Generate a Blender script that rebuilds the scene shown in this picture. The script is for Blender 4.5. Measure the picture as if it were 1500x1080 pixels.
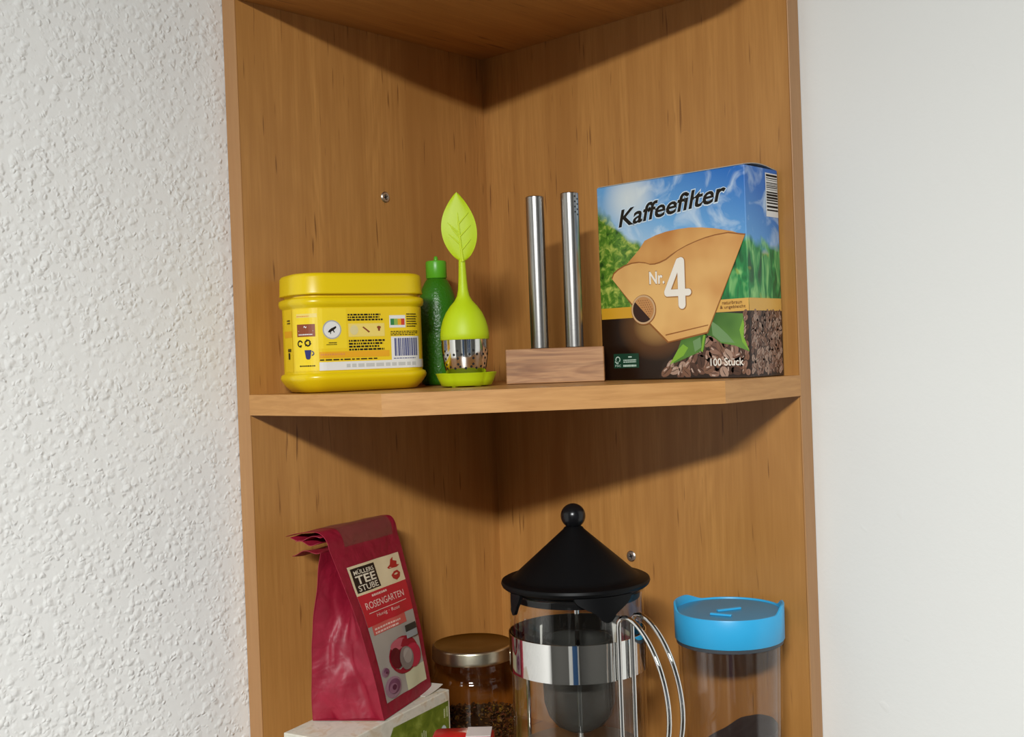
import bpy, math, random
from mathutils import Vector, Matrix, noise as mnoise

for o in list(bpy.data.objects):
    bpy.data.objects.remove(o)
S = bpy.context.scene
C = S.collection
PI = math.pi

# ------------------------------------------------------------------ camera, light, exposure
YAW, PITCH, ROLL = 2.3127, -0.0086, -0.0369
CAM = Vector((0.7414, -0.782, 0.0207))
F = Vector((math.cos(PITCH)*math.cos(YAW), math.cos(PITCH)*math.sin(YAW), math.sin(PITCH)))
R0 = Vector((math.sin(YAW), -math.cos(YAW), 0)); U0 = R0.cross(F)
RV = R0*math.cos(ROLL) + U0*math.sin(ROLL)
UV = U0*math.cos(ROLL) - R0*math.sin(ROLL)
cd = bpy.data.cameras.new('camera'); cam = bpy.data.objects.new('camera', cd); C.objects.link(cam)
cam.matrix_world = Matrix(((RV.x, UV.x, -F.x, CAM.x), (RV.y, UV.y, -F.y, CAM.y), (RV.z, UV.z, -F.z, CAM.z), (0, 0, 0, 1)))
cd.sensor_fit = 'HORIZONTAL'; cd.sensor_width = 36.0; cd.lens = 1627.73/1500*36
cd.clip_start = 0.01
S.camera = cam

w = bpy.data.worlds.new('world'); S.world = w; w.use_nodes = True
w.node_tree.nodes['Background'].inputs[0].default_value = (0.9, 0.92, 1.0, 1)
w.node_tree.nodes['Background'].inputs[1].default_value = 0.02

ld = bpy.data.lights.new('ceiling_lamp', 'AREA'); ld.energy = 46.5      # a wide hanging lamp facing down and slightly to the shelf
ld.shape = 'RECTANGLE'; ld.size = 0.36; ld.size_y = 0.14
ld.color = (0.985, 1.0, 0.985)
lo = bpy.data.objects.new('ceiling_lamp', ld); C.objects.link(lo); lo.location = (1.05, -1.45, 0.55)
lo.rotation_euler = Vector((-0.5*math.tan(math.radians(10)), 0.866*math.tan(math.radians(10)), -1)).to_track_quat('-Z', 'Y').to_euler()

S.view_settings.view_transform = 'Standard'
S.view_settings.look = 'None'
S.view_settings.gamma = 1.0
S.view_settings.use_curve_mapping = False
S.view_settings.exposure = 0.0

# ------------------------------------------------------------------ materials
def nt(name):
    m = bpy.data.materials.new(name); m.use_nodes = True
    t = m.node_tree; return m, t, t.nodes['Principled BSDF'], t.nodes['Material Output']
def rgba(c): return (c[0], c[1], c[2], 1)
def srgb(r, g, b):
    f = lambda v: (v/255/12.92) if v/255 <= 0.04045 else ((v/255+0.055)/1.055)**2.4
    return (f(r), f(g), f(b))
def flat(name, col, rough=0.5, metal=0.0, spec=0.5, coat=0.0):
    m, t, b, o = nt(name)
    b.inputs['Base Color'].default_value = rgba(col); b.inputs['Roughness'].default_value = rough
    b.inputs['Metallic'].default_value = metal; b.inputs['Specular IOR Level'].default_value = spec
    b.inputs['Coat Weight'].default_value = coat
    return m
def mapping(t, scale, loc=(0, 0, 0), rot=(0, 0, 0), src='Object'):
    tc = t.nodes.new('ShaderNodeTexCoord'); mp = t.nodes.new('ShaderNodeMapping')
    mp.inputs['Scale'].default_value = scale; mp.inputs['Location'].default_value = loc; mp.inputs['Rotation'].default_value = rot
    t.links.new(tc.outputs[src], mp.inputs[0]); return mp.outputs[0]
def noise(t, vec, scale=1.0, detail=2.0, rough=0.5, dist=0.0):
    n = t.nodes.new('ShaderNodeTexNoise'); t.links.new(vec, n.inputs['Vector'])
    n.inputs['Scale'].default_value = scale; n.inputs['Detail'].default_value = detail
    n.inputs['Roughness'].default_value = rough; n.inputs['Distortion'].default_value = dist
    return n.outputs['Fac']
def ramp(t, fac, stops, interp='LINEAR'):
    r = t.nodes.new('ShaderNodeValToRGB'); t.links.new(fac, r.inputs[0]); r.color_ramp.interpolation = interp
    e = r.color_ramp.elements
    e[0].position, e[0].color = stops[0][0], rgba(stops[0][1]); e[1].position, e[1].color = stops[-1][0], rgba(stops[-1][1])
    for p, c in stops[1:-1]:
        x = e.new(p); x.color = rgba(c)
    return r.outputs[0]
def G(v): return (v, v, v)
def mix(t, fac, a, b, mode='MIX'):
    m = t.nodes.new('ShaderNodeMix'); m.data_type = 'RGBA'; m.blend_type = mode
    for sock, v in ((m.inputs[0], fac), (m.inputs[6], a), (m.inputs[7], b)):
        if isinstance(v, (int, float)): sock.default_value = v
        elif isinstance(v, tuple): sock.default_value = rgba(v)
        else: t.links.new(v, sock)
    return m.outputs[2]
def math_(t, op, a, b=None, c=None):
    m = t.nodes.new('ShaderNodeMath'); m.operation = op
    for i, v in enumerate((a, b, c)):
        if v is None: continue
        if isinstance(v, (int, float)): m.inputs[i].default_value = v
        else: t.links.new(v, m.inputs[i])
    return m.outputs[0]
def bump(t, b, h, strength=0.3, dist=0.001):
    n = t.nodes.new('ShaderNodeBump'); n.inputs['Strength'].default_value = strength; n.inputs['Distance'].default_value = dist
    t.links.new(h, n.inputs['Height']); t.links.new(n.outputs[0], b.inputs['Normal'])

def wood(name, light, dark, fleck, rot=(0, 0, 0), k=0.045, fs=1.0, rough=0.42, fleck_amt=0.85):
    """foil wood grain running along local z after rot"""
    m, t, b, o = nt(name)
    v0 = mapping(t, (1, 1, 1), rot=rot)
    mp = t.nodes.new('ShaderNodeMapping'); mp.inputs['Scale'].default_value = (1, 1, k); t.links.new(v0, mp.inputs[0]); v = mp.outputs[0]
    fine = noise(t, v, 420*fs, 3, 0.6, 0.2)
    broad = noise(t, v, 42*fs, 3, 0.55, 1.2)
    mp2 = t.nodes.new('ShaderNodeMapping'); mp2.inputs['Scale'].default_value = (1, 1, 0.16); t.links.new(v0, mp2.inputs[0])
    cath = noise(t, mp2.outputs[0], 13*fs, 1, 0.4, 0.6)
    rings = math_(t, 'SINE', math_(t, 'MULTIPLY', cath, 95.0))
    rings = math_(t, 'MULTIPLY_ADD', rings, 0.5, 0.5)
    c = mix(t, ramp(t, broad, [(0.3, G(0)), (0.7, G(1))]), light, dark)
    c = mix(t, math_(t, 'MULTIPLY', ramp(t, fine, [(0.40, G(0)), (0.66, G(1))]), 0.65), c, dark)
    c = mix(t, math_(t, 'MULTIPLY', rings, 0.28), c, dark)
    mp3 = t.nodes.new('ShaderNodeMapping'); mp3.inputs['Scale'].default_value = (1, 1, k*1.7); t.links.new(v0, mp3.inputs[0])
    fl = noise(t, mp3.outputs[0], 300*fs, 1, 0.4, 0.0)
    fl = math_(t, 'SUBTRACT', fl, math_(t, 'MULTIPLY', ramp(t, noise(t, mp2.outputs[0], 30*fs, 1, 0.5), [(0.42, G(1)), (0.60, G(0))]), 0.055))
    c = mix(t, math_(t, 'MULTIPLY', ramp(t, fl, [(0.665, G(0)), (0.75, G(1))]), fleck_amt), c, fleck)
    t.links.new(c, b.inputs['Base Color']); b.inputs['Roughness'].default_value = rough
    bump(t, b, fine, 0.08, 0.0004)
    return m

WL, WD, WF = (0.57, 0.280, 0.076), (0.41, 0.183, 0.044), (0.20, 0.078, 0.018)
M_panel = wood('alder_foil', WL, WD, WF)
M_edge_v = wood('alder_edge_upright', (0.50, 0.265, 0.105), (0.43, 0.21, 0.075), (0.36, 0.17, 0.06), fleck_amt=0.3)
M_board = wood('alder_board', WL, WD, WF, rot=(PI/2, 0, PI/4))
def edgewood(name, ang):
    m, t, b, o = nt(name)
    v0 = mapping(t, (1, 1, 1), rot=(0, 0, -ang))
    mp = t.nodes.new('ShaderNodeMapping'); mp.inputs['Scale'].default_value = (0.1, 1, 1); t.links.new(v0, mp.inputs[0]); v = mp.outputs[0]
    n1 = noise(t, v, 260, 3, 0.6, 0.6); n2 = noise(t, v, 70, 2, 0.5, 0.5)
    c = mix(t, ramp(t, n1, [(0.35, G(0)), (0.68, G(1))]), (0.61, 0.310, 0.100), (0.47, 0.215, 0.058))
    c = mix(t, math_(t, 'MULTIPLY', n2, 0.5), c, (0.52, 0.25, 0.072))
    t.links.new(c, b.inputs['Base Color']); b.inputs['Roughness'].default_value = 0.45
    return m
M_edge_d = edgewood('alder_edge_diagonal', PI/4)
M_edge_x = edgewood('alder_edge_across', 0)
M_edge_y = edgewood('alder_edge_along', PI/2)

def wall_rough():
    m, t, b, o = nt('woodchip_wallpaper')
    v = mapping(t, (1, 1, 1))
    wob = t.nodes.new('ShaderNodeTexNoise'); t.links.new(v, wob.inputs['Vector']); wob.inputs['Scale'].default_value = 170; wob.inputs['Detail'].default_value = 1.5
    vm = t.nodes.new('ShaderNodeVectorMath'); vm.operation = 'MULTIPLY_ADD'; t.links.new(wob.outputs['Color'], vm.inputs[0]); vm.inputs[1].default_value = (0.006, 0.006, 0.006); t.links.new(v, vm.inputs[2])
    def lumps(scale, lo, hi, keep):
        vo = t.nodes.new('ShaderNodeTexVoronoi'); vo.inputs['Scale'].default_value = scale; t.links.new(vm.outputs[0], vo.inputs['Vector'])
        sp = t.nodes.new('ShaderNodeSeparateColor'); t.links.new(vo.outputs['Color'], sp.inputs[0])
        blob = ramp(t, vo.outputs['Distance'], [(lo, G(1)), (hi, G(0))], 'EASE')
        return math_(t, 'MULTIPLY', blob, ramp(t, sp.outputs[0], [(keep, G(0)), (min(1, keep+0.25), G(1))]))
    msk = ramp(t, noise(t, v, 30, 2, 0.5), [(0.36, G(0.55)), (0.6, G(1))])
    h = math_(t, 'MULTIPLY', math_(t, 'MAXIMUM', lumps(135, 0.08, 0.60, 0.0), lumps(205, 0.05, 0.55, 0.12)), msk)
    h = math_(t, 'ADD', h, math_(t, 'MULTIPLY', noise(t, v, 90, 2, 0.5), 0.35))
    b.inputs['Base Color'].default_value = (0.83, 0.82, 0.795, 1); b.inputs['Roughness'].default_value = 0.75
    b.inputs['Specular IOR Level'].default_value = 0.3
    bump(t, b, h, 0.6, 0.0016)
    return m
def wall_smooth():
    m, t, b, o = nt('painted_plaster')
    v = mapping(t, (1, 1, 1))
    h = math_(t, 'ADD', noise(t, v, 240, 3, 0.6), math_(t, 'MULTIPLY', noise(t, v, 18, 3, 0.6), 1.6))
    sp = ramp(t, noise(t, v, 62, 0, 0.4), [(0.79, G(0)), (0.85, G(1))])
    h = math_(t, 'ADD', h, math_(t, 'MULTIPLY', sp, 1.5))
    b.inputs['Base Color'].default_value = (0.80, 0.80, 0.775, 1); b.inputs['Roughness'].default_value = 0.7
    b.inputs['Specular IOR Level'].default_value = 0.3
    bump(t, b, h, 0.16, 0.001)
    return m
M_wall_l, M_wall_r = wall_rough(), wall_smooth()
M_room = flat('room_paint', (0.13, 0.125, 0.115), 0.8)
M_floor = flat('floor_brown', (0.05, 0.04, 0.03), 0.5)
M_door = flat('door_tan', (0.42, 0.26, 0.14), 0.5)
M_blue = flat('added_window_blue', (0.03, 0.07, 0.16), 0.2)
M_frame = flat('added_frame_white', (0.8, 0.8, 0.78), 0.4)

def clear(name, tint, rough=0.02, ior=1.45, boost=1.0):
    m, t, b, o = nt(name); t.nodes.remove(b)
    tr = t.nodes.new('ShaderNodeBsdfTransparent'); tr.inputs[0].default_value = rgba(tint)
    gl = t.nodes.new('ShaderNodeBsdfGlossy'); gl.inputs['Roughness'].default_value = rough; gl.inputs['Color'].default_value = (1, 1, 1, 1)
    fr = t.nodes.new('ShaderNodeLayerWeight'); fr.inputs[0].default_value = 0.5
    mx = t.nodes.new('ShaderNodeMixShader')
    fac = math_(t, 'MULTIPLY_ADD', math_(t, 'POWER', fr.outputs['Facing'], 4.5), 0.7*boost, 0.035*boost)
    fac = math_(t, 'MINIMUM', fac, 1.0)
    t.links.new(fac, mx.inputs[0]); t.links.new(tr.outputs[0], mx.inputs[1]); t.links.new(gl.outputs[0], mx.inputs[2])
    t.links.new(mx.outputs[0], o.inputs[0]); return m

# ------------------------------------------------------------------ geometry helpers
def tag(o, label, cat, group=None, kind=None):
    if label: o['label'] = label
    if cat: o['category'] = cat
    if group: o['group'] = group
    if kind: o['kind'] = kind
    return o
def thing(name, label, cat, loc=(0, 0, 0), rotz=0.0, group=None):
    o = bpy.data.objects.new(name, None); C.objects.link(o); o.empty_display_size = 0.02
    o.location = loc; o.rotation_euler = (0, 0, rotz)
    return tag(o, label, cat, group)
def mesh(name, verts, faces, mat, parent=None, smooth=True, angle=35, label=None):
    me = bpy.data.meshes.new(name); me.from_pydata([tuple(v) for v in verts], [], faces); me.update()
    import bmesh as bm_
    bm = bm_.new(); bm.from_mesh(me)
    if name not in FLAT: bm_.ops.recalc_face_normals(bm, faces=bm.faces)
    bm.to_mesh(me); bm.free()
    if smooth:
        for p in me.polygons: p.use_smooth = True
        try: me.set_sharp_from_angle(angle=math.radians(angle))
        except Exception: pass
    o = bpy.data.objects.new(name, me); C.objects.link(o)
    if mat: me.materials.append(mat)
    if parent: o.parent = parent
    if label: o['label'] = label
    return o
FLAT = set()
class MB:
    def __init__(s): s.v, s.f = [], []
    def add(s, v, f):
        n = len(s.v); s.v += [tuple(x) for x in v]; s.f += [tuple(i+n for i in q) for q in f]; return s
    def box(s, x0, x1, y0, y1, z0, z1):
        return s.add([(x0, y0, z0), (x1, y0, z0), (x1, y1, z0), (x0, y1, z0), (x0, y0, z1), (x1, y0, z1), (x1, y1, z1), (x0, y1, z1)],
                     [(0, 3, 2, 1), (4, 5, 6, 7), (0, 1, 5, 4), (1, 2, 6, 5), (2, 3, 7, 6), (3, 0, 4, 7)])
    def prism(s, poly, z0, z1):
        n = len(poly)
        return s.add([(x, y, z0) for x, y in poly]+[(x, y, z1) for x, y in poly],
                     [tuple(range(n-1, -1, -1)), tuple(range(n, 2*n))]+[(i, (i+1) % n, n+(i+1) % n, n+i) for i in range(n)])
    def loft(s, rings, cap0=True, cap1=True):
        n = len(rings[0]); v = [p for r in rings for p in r]; f = []
        for k in range(len(rings)-1):
            for i in range(n):
                j = (i+1) % n; f.append((k*n+i, k*n+j, (k+1)*n+j, (k+1)*n+i))
        if cap0: f.append(tuple(range(n-1, -1, -1)))
        if cap1: f.append(tuple((len(rings)-1)*n+i for i in range(n)))
        return s.add(v, f)
    def lathe(s, prof, n=48, cap0=True, cap1=True, c=(0, 0)):
        return s.loft([[(c[0]+r*math.cos(2*PI*i/n), c[1]+r*math.sin(2*PI*i/n), z) for i in range(n)] for r, z in prof], cap0, cap1)
    def tube(s, path, r, n=10, closed=False):
        path = [Vector(p) for p in path]; rings = []; up = None
        rs = r if isinstance(r, (list, tuple)) else [r]*len(path)
        for i, p in enumerate(path):
            d = (path[min(i+1, len(path)-1)]-path[max(i-1, 0)]).normalized()
            if up is None: up = Vector((0, 0, 1)) if abs(d.z) < 0.9 else Vector((1, 0, 0))
            a = d.cross(up).normalized(); up = a.cross(d).normalized()
            rings.append([p+(a*math.cos(2*PI*k/n)+up*math.sin(2*PI*k/n))*rs[i] for k in range(n)])
        return s.loft(rings)
    def grid(s, fn, nu, nv):
        v = [fn(i/nu, j/nv) for j in range(nv+1) for i in range(nu+1)]
        f = [(j*(nu+1)+i, j*(nu+1)+i+1, (j+1)*(nu+1)+i+1, (j+1)*(nu+1)+i) for j in range(nv) for i in range(nu)]
        return s.add(v, f)
    def sheet(s, fn, nu, nv, off):
        """closed thin sheet: fn(u,v) front, off(u,v) back"""
        a = [fn(i/nu, j/nv) for j in range(nv+1) for i in range(nu+1)]
        b = [off(i/nu, j/nv) for j in range(nv+1) for i in range(nu+1)]
        N = len(a); I = lambda i, j: j*(nu+1)+i; f = []
        for j in range(nv):
            for i in range(nu):
                q = (I(i, j), I(i+1, j), I(i+1, j+1), I(i, j+1)); f.append(q); f.append(tuple(N+k for k in reversed(q)))
        for i in range(nu):
            f.append((I(i+1, 0), I(i, 0), N+I(i, 0), N+I(i+1, 0))); f.append((I(i, nv), I(i+1, nv), N+I(i+1, nv), N+I(i, nv)))
        for j in range(nv):
            f.append((I(0, j), I(0, j+1), N+I(0, j+1), N+I(0, j))); f.append((I(nu, j+1), I(nu, j), N+I(nu, j), N+I(nu, j+1)))
        return s.add(a+b, f)
    def build(s, name, mat, parent=None, smooth=True, angle=35, bevel=0, seg=2, label=None):
        o = mesh(name, s.v, s.f, mat, parent, smooth, angle, label)
        if bevel:
            b = o.modifiers.new('bevel', 'BEVEL'); b.width = bevel; b.segments = seg; b.limit_method = 'ANGLE'; b.angle_limit = math.radians(40)
        return o

# ---- flat print: 2-D shapes mapped onto a surface
class Print:
    def __init__(s, fn): s.fn, s.v, s.f = fn, [], []
    def poly(s, pts):
        n = len(s.v); s.v += [s.fn(a, b) for a, b in pts]; s.f.append(tuple(range(n, n+len(pts)))); return s
    def rect(s, a0, b0, a1, b1, n=1):
        for i in range(n):
            u0, u1 = a0+(a1-a0)*i/n, a0+(a1-a0)*(i+1)/n
            s.poly([(u0, b0), (u1, b0), (u1, b1), (u0, b1)])
        return s
    def disc(s, ca, cb, ra, rb, n=24, a0=0, a1=2*PI):
        return s.poly([(ca+ra*math.cos(a0+(a1-a0)*i/n), cb+rb*math.sin(a0+(a1-a0)*i/n)) for i in range(n if a1-a0 > 6.2 else n+1)])
    def ring(s, ca, cb, r0, r1, n=24, a0=0, a1=2*PI):
        for i in range(n):
            p, q = a0+(a1-a0)*i/n, a0+(a1-a0)*(i+1)/n
            s.poly([(ca+r0*math.cos(p), cb+r0*math.sin(p)), (ca+r1*math.cos(p), cb+r1*math.sin(p)), (ca+r1*math.cos(q), cb+r1*math.sin(q)), (ca+r0*math.cos(q), cb+r0*math.sin(q))])
        return s
    def text(s, body, a0, b0, a1, b1, rise=0.0, shear=0.0, bold=0.0, flip=False):
        """fit text into the rectangle; rise = total climb of the baseline across it"""
        v, f = glyphs(body, shear, bold)
        x0, x1 = min(p[0] for p in v), max(p[0] for p in v); y0, y1 = min(p[1] for p in v), max(p[1] for p in v)
        n = len(s.v)
        for x, y in v:
            p, q = (x-x0)/(x1-x0), (y-y0)/(y1-y0)
            s.v.append(s.fn(a0+(a1-a0)*p, b0+(b1-b0)*q+rise*p))
        s.f += [tuple(i+n for i in q) for q in f]; return s
    def micro(s, a0, b0, a1, b1, rows, rnd, fill=0.55, n=1):
        """rows of print too fine to read"""
        h = (b1-b0)/rows
        for r in range(rows):
            a = a0; end = a1-(a1-a0)*rnd.random()*0.18
            while a < end:
                wd = (a1-a0)*rnd.uniform(0.03, 0.11); e = min(a+wd, end)
                s.rect(a, b0+r*h, e, b0+r*h+h*fill); a = e+(a1-a0)*0.022
        return s
    def build(s, name, mat, parent, label=None):
        FLAT.add(name)
        o = mesh(name, s.v, s.f, mat, parent, smooth=False, label=label); return o
_G = {}
def glyphs(body, shear, bold):
    k = (body, shear, bold)
    if k in _G: return _G[k]
    cu = bpy.data.curves.new('t', 'FONT'); cu.body = body; cu.size = 1; cu.shear = shear; cu.offset = bold; cu.resolution_u = 3
    ob = bpy.data.objects.new('t', cu); C.objects.link(ob)
    dg = bpy.context.evaluated_depsgraph_get(); dg.update()
    me = bpy.data.meshes.new_from_object(ob.evaluated_get(dg))
    v = [(p.co.x, p.co.y) for p in me.vertices]; f = [tuple(p.vertices) for p in me.polygons]
    bpy.data.objects.remove(ob); bpy.data.curves.remove(cu); bpy.data.meshes.remove(me)
    _G[k] = (v, f); return v, f
def smoothstep(a, b, x):
    t = max(0, min(1, (x-a)/(b-a))); return t*t*(3-2*t)

# ------------------------------------------------------------------ the room
TP = 0.0168
L1, L2, A1, A2, TS, ZT, ZB = 0.2793, 0.3259, 0.1576, 0.1088, 0.016, 0.3107, -0.3215
WX, WY = -TP-0.0006, TP+0.0006
RX, RY, Z0, Z1 = 2.7, -2.9, -1.45, 0.98
def struct(name, mb, mat):
    o = mb.build(name, mat, None, smooth=False); o['kind'] = 'structure'; return o
struct('wall_left', MB().box(WX-0.1, WX, RY, WY+0.1, Z0, Z1), M_wall_l)
struct('wall_right', MB().box(WX, RX, WY, WY+0.1, Z0, Z1), M_wall_r)
struct('wall_back', MB().box(WX-0.1, RX+0.1, RY-0.1, RY, Z0, Z1), M_room)
struct('wall_side', MB().box(RX, RX+0.1, RY, WY+0.1, Z0, Z1), M_room)
struct('floor', MB().box(WX-0.1, RX+0.1, RY-0.1, WY+0.1, Z0-0.1, Z0), M_floor)
struct('ceiling', MB().box(WX-0.1, RX+0.1, RY-0.1, WY+0.1, Z1, Z1+0.1), M_room)
struct('added_door_1', MB().box(1.80, 2.40, RY, RY+0.03, Z0, 0.55), flat('added_door_blue', (0.05, 0.13, 0.30), 0.5))  # invented panel behind the camera, added for a blue stripe in the chrome
struct('added_trim_2', MB().box(1.45, 1.80, RY, RY+0.05, Z0, 0.62).box(2.40, 2.55, RY, RY+0.05, Z0, 0.62), M_frame)  # white strips added beside it, for pale stripes in the chrome band
struct('added_window_1', MB().box(RX-0.03, RX, -1.9, -1.0, -0.5, 0.6), M_blue)  # unseen pane added to give the chrome something dark blue to reflect
wf = MB()
for y0, y1, z0, z1 in ((-1.98, -1.9, -0.58, 0.68), (-1.0, -0.92, -0.58, 0.68), (-1.9, -1.0, -0.58, -0.5), (-1.9, -1.0, 0.6, 0.68), (-1.48, -1.42, -0.5, 0.6)):
    wf.box(RX-0.05, RX, y0, y1, z0, z1)
struct('added_trim_1', wf, M_frame)  # frame of the added pane, likewise there for reflections

# ------------------------------------------------------------------ corner shelf
shelf = thing('corner_shelf', 'brown wooden corner shelf unit fixed between the two white walls', 'shelf', (0, 0, ZB-0.05))
def sh(mb):   # world -> shelf local
    mb.v = [(x, y, z-(ZB-0.05)) for x, y, z in mb.v]; return mb
PZ0, PZ1 = ZB-0.05, 0.345
EB = 0.0012
pl = sh(MB().box(-TP, 0, -L1+EB, TP, PZ0, PZ1)).build('side_panel', M_panel, shelf, smooth=False)
sh(MB().box(-TP, 0, -L1, -L1+EB, PZ0, PZ1)).build('edge_band', M_edge_v, pl, smooth=False, bevel=0.0005)
pr = sh(MB().box(0, L2-EB, 0, TP, PZ0, PZ1)).build('side_panel', M_panel, shelf, smooth=False)
sh(MB().box(L2-EB, L2, 0, TP, PZ0, PZ1)).build('edge_band', M_edge_v, pr, smooth=False, bevel=0.0005)
def off_poly(e):
    k = e*(math.sqrt(2)-1)
    return [(0.0002, -0.0002), (0.0002, -L1+e), (A1-k, -L1+e), (L2-e, -A2-k if False else -A2+k), (L2-e, -0.0002)]
for zt in (ZT+TS, 0.0, ZB):
    b = sh(MB().prism(off_poly(EB), zt-TS, zt)).build('shelf_board', M_board, shelf, smooth=False)
    P5, Q5 = off_poly(0), off_poly(EB)
    for (i, j, mt) in ((1, 2, M_edge_x), (2, 3, M_edge_d), (3, 4, M_edge_y)):
        sh(MB().prism([P5[i], P5[j], Q5[j], Q5[i]], zt-TS, zt)).build('edge_band', mt, b, smooth=False)
M_steel_dull = flat('zinc', (0.55, 0.52, 0.47), 0.35, 1.0)
M_black = flat('recess_black', (0.01, 0.01, 0.01), 0.6)
def screw(loc, ax):
    m = MB().lathe([(0.0048, 0), (0.0048, 0.0006), (0.0040, 0.0013), (0.0026, 0.0014), (0.0022, 0.0006)], 24)
    x = MB()
    for a in (0.3, 0.3+PI/2):
        c, s_ = math.cos(a), math.sin(a)
        q = [(-0.0019, -0.0005), (0.0019, -0.0005), (0.0019, 0.0005), (-0.0019, 0.0005)]
        x.prism([(c*p-s_*r, s_*p+c*r) for p, r in q], 0.0005, 0.0009)
    for mm in (m, x):
        mm.v = [((v[2], v[0], v[1]) if ax == 'x' else (v[0], -v[2], v[1])) for v in mm.v]
        mm.v = [(a+loc[0], b+loc[1], c_+loc[2]) for a, b, c_ in mm.v]
        sh(mm)
    o = m.build('screw', M_steel_dull, shelf, angle=30)
    x.build('cross_recess', M_black, o, smooth=False)
screw((0, -0.1305, 0.1674), 'x')
screw((0.158, 0, -0.1556), 'y')

# ------------------------------------------------------------------ yellow cocoa tub
def rrect(W, D, r, n=8):
    p = []
    for cx, cy, a0 in ((W/2-r, D/2-r, 0), (-W/2+r, D/2-r, 90), (-W/2+r, -D/2+r, 180), (W/2-r, -D/2+r, 270)):
        for k in range(n+1):
            a = math.radians(a0+90*k/n); p.append((cx+r*math.cos(a), cy+r*math.sin(a)))
    return p
TW, TD, TR = 0.110, 0.062, 0.022
def tub_ring(e, z, n=8): return [(x, y, z) for x, y in rrect(TW+2*e, TD+2*e, TR+e, n)]
M_yel = flat('yellow_plastic', (0.78, 0.56, 0.004), 0.28)
M_yel_lid = flat('yellow_lid_plastic', (0.80, 0.57, 0.004), 0.33)
tub = thing('cocoa_tub', 'yellow plastic powder tub with printed label at the left end of the upper shelf', 'tub', (0.048, -0.212, 0.0003), math.radians(72))
prof = [(-0.010, 0.0), (-0.0065, 0.0008), (-0.002, 0.005), (0.0012, 0.0095), (0.0018, 0.0115), (0.001, 0.0138), (-0.0012, 0.0149), (-0.0012, 0.0152), (-0.0012, 0.0648), (-0.0012, 0.0652),
        (0.0008, 0.0665), (0.0014, 0.069), (0.0012, 0.0715), (-0.001, 0.0728), (-0.003, 0.0732), (-0.003, 0.078)]
MB().loft([tub_ring(e, z) for e, z in prof]).build('body', M_yel, tub, angle=60)
MB().loft([tub_ring(e, z) for e, z in [(-0.002, 0.0752), (0.0004, 0.0752), (0.0008, 0.0758), (0.0004, 0.077), (0.0, 0.0885), (-0.001, 0.0905), (-0.003, 0.0915), (-0.006, 0.0918), (-0.008, 0.0905), (-0.012, 0.0903)]]).build('lid', M_yel_lid, tub, angle=60)
def tubmap(eps):
    l1 = TW/2-TR; q = TR*PI/2
    def fn(u, v):
        s, sg = abs(u), (1 if u >= 0 else -1); e = eps-0.0012
        if s <= l1: x, y = s, -TD/2-e
        elif s <= l1+q:
            t = (s-l1)/TR; x, y = l1+(TR+e)*math.sin(t), -TD/2+TR-(TR+e)*math.cos(t)
        else: x, y = TW/2+e, -TD/2+TR+(s-l1-q)
        return (sg*x, y, v)
    return fn
M_lab_y = flat('label_yellow', (0.86, 0.60, 0.012), 0.35)
M_lab_y2 = flat('label_yellow_bright', (0.90, 0.66, 0.02), 0.35)
M_lab_o = flat('label_orange', (0.82, 0.40, 0.012), 0.35)
M_lab_pale = flat('label_pale_yellow', (0.85, 0.66, 0.16), 0.4)
M_ink = flat('print_black', (0.018, 0.014, 0.010), 0.6, spec=0.15)
M_white = flat('print_white', (0.78, 0.77, 0.74), 0.45)
M_brn = flat('print_brown', (0.26, 0.055, 0.012), 0.45)
M_navy = flat('print_navy', (0.015, 0.02, 0.14), 0.45)
M_bar = flat('print_blue_grey', (0.07, 0.08, 0.22), 0.45)
M_grey = flat('print_grey', (0.42, 0.42, 0.42), 0.5)
M_green = flat('print_green', (0.03, 0.22, 0.06), 0.45)
M_red = flat('print_red', (0.60, 0.05, 0.02), 0.45)
M_pinkline = flat('print_orange_text', (0.75, 0.30, 0.06), 0.45)
rnd = random.Random(4)
FLAT.add('label')
lab = Print(tubmap(0.0002)).rect(-0.083, 0.0165, -0.0655, 0.0645, 8).rect(-0.0645, 0.0165, 0.083, 0.0645, 60).build('label', M_lab_y, tub, 'printed paper label wrapped around the tub')
Print(tubmap(0.0003)).rect(-0.062, 0.0172, -0.040, 0.064, 10).rect(-0.040, 0.0335, -0.017, 0.064, 6).build('label_panel', M_lab_y2, lab)
Print(tubmap(0.00035)).rect(-0.0395, 0.0262, 0.018, 0.031, 24).build('orange_band', M_lab_o, lab)
Print(tubmap(0.00035)).rect(-0.083, 0.043, -0.066, 0.048, 6).build('orange_band', M_lab_o, lab)
Print(tubmap(0.0004)).rect(-0.058, 0.043, -0.0422, 0.0525, 6).build('brown_emblem', M_brn, lab)
pw = Print(tubmap(0.0005)).micro(-0.0565, 0.0442, -0.0437, 0.0458, 1, rnd).rect(-0.0565, 0.0472, -0.0437, 0.0475).text('Cocoa' if False else '~', -0.0515, 0.0495, -0.049, 0.0512)
pw.build('emblem_print', M_white, lab)
Print(tubmap(0.0004)).disc(-0.0288, 0.0478, 0.0076, 0.0073).build('seal', M_grey, lab)
Print(tubmap(0.0005)).disc(-0.0288, 0.0478, 0.0066, 0.0063).build('seal_disc', M_white, lab)
fg = Print(tubmap(0.0006))
fg.poly([(-0.0322, 0.0462), (-0.0312, 0.0475), (-0.0295, 0.0488), (-0.0272, 0.0498), (-0.0257, 0.0505), (-0.0252, 0.0495), (-0.0262, 0.0484), (-0.0280, 0.0472), (-0.0298, 0.0462), (-0.0312, 0.0456)])
fg.poly([(-0.0285, 0.0474), (-0.0275, 0.0476), (-0.0266, 0.0458), (-0.0273, 0.0455)]).poly([(-0.0303, 0.0464), (-0.0296, 0.0463), (-0.0298, 0.0444), (-0.0304, 0.0446)])
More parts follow.
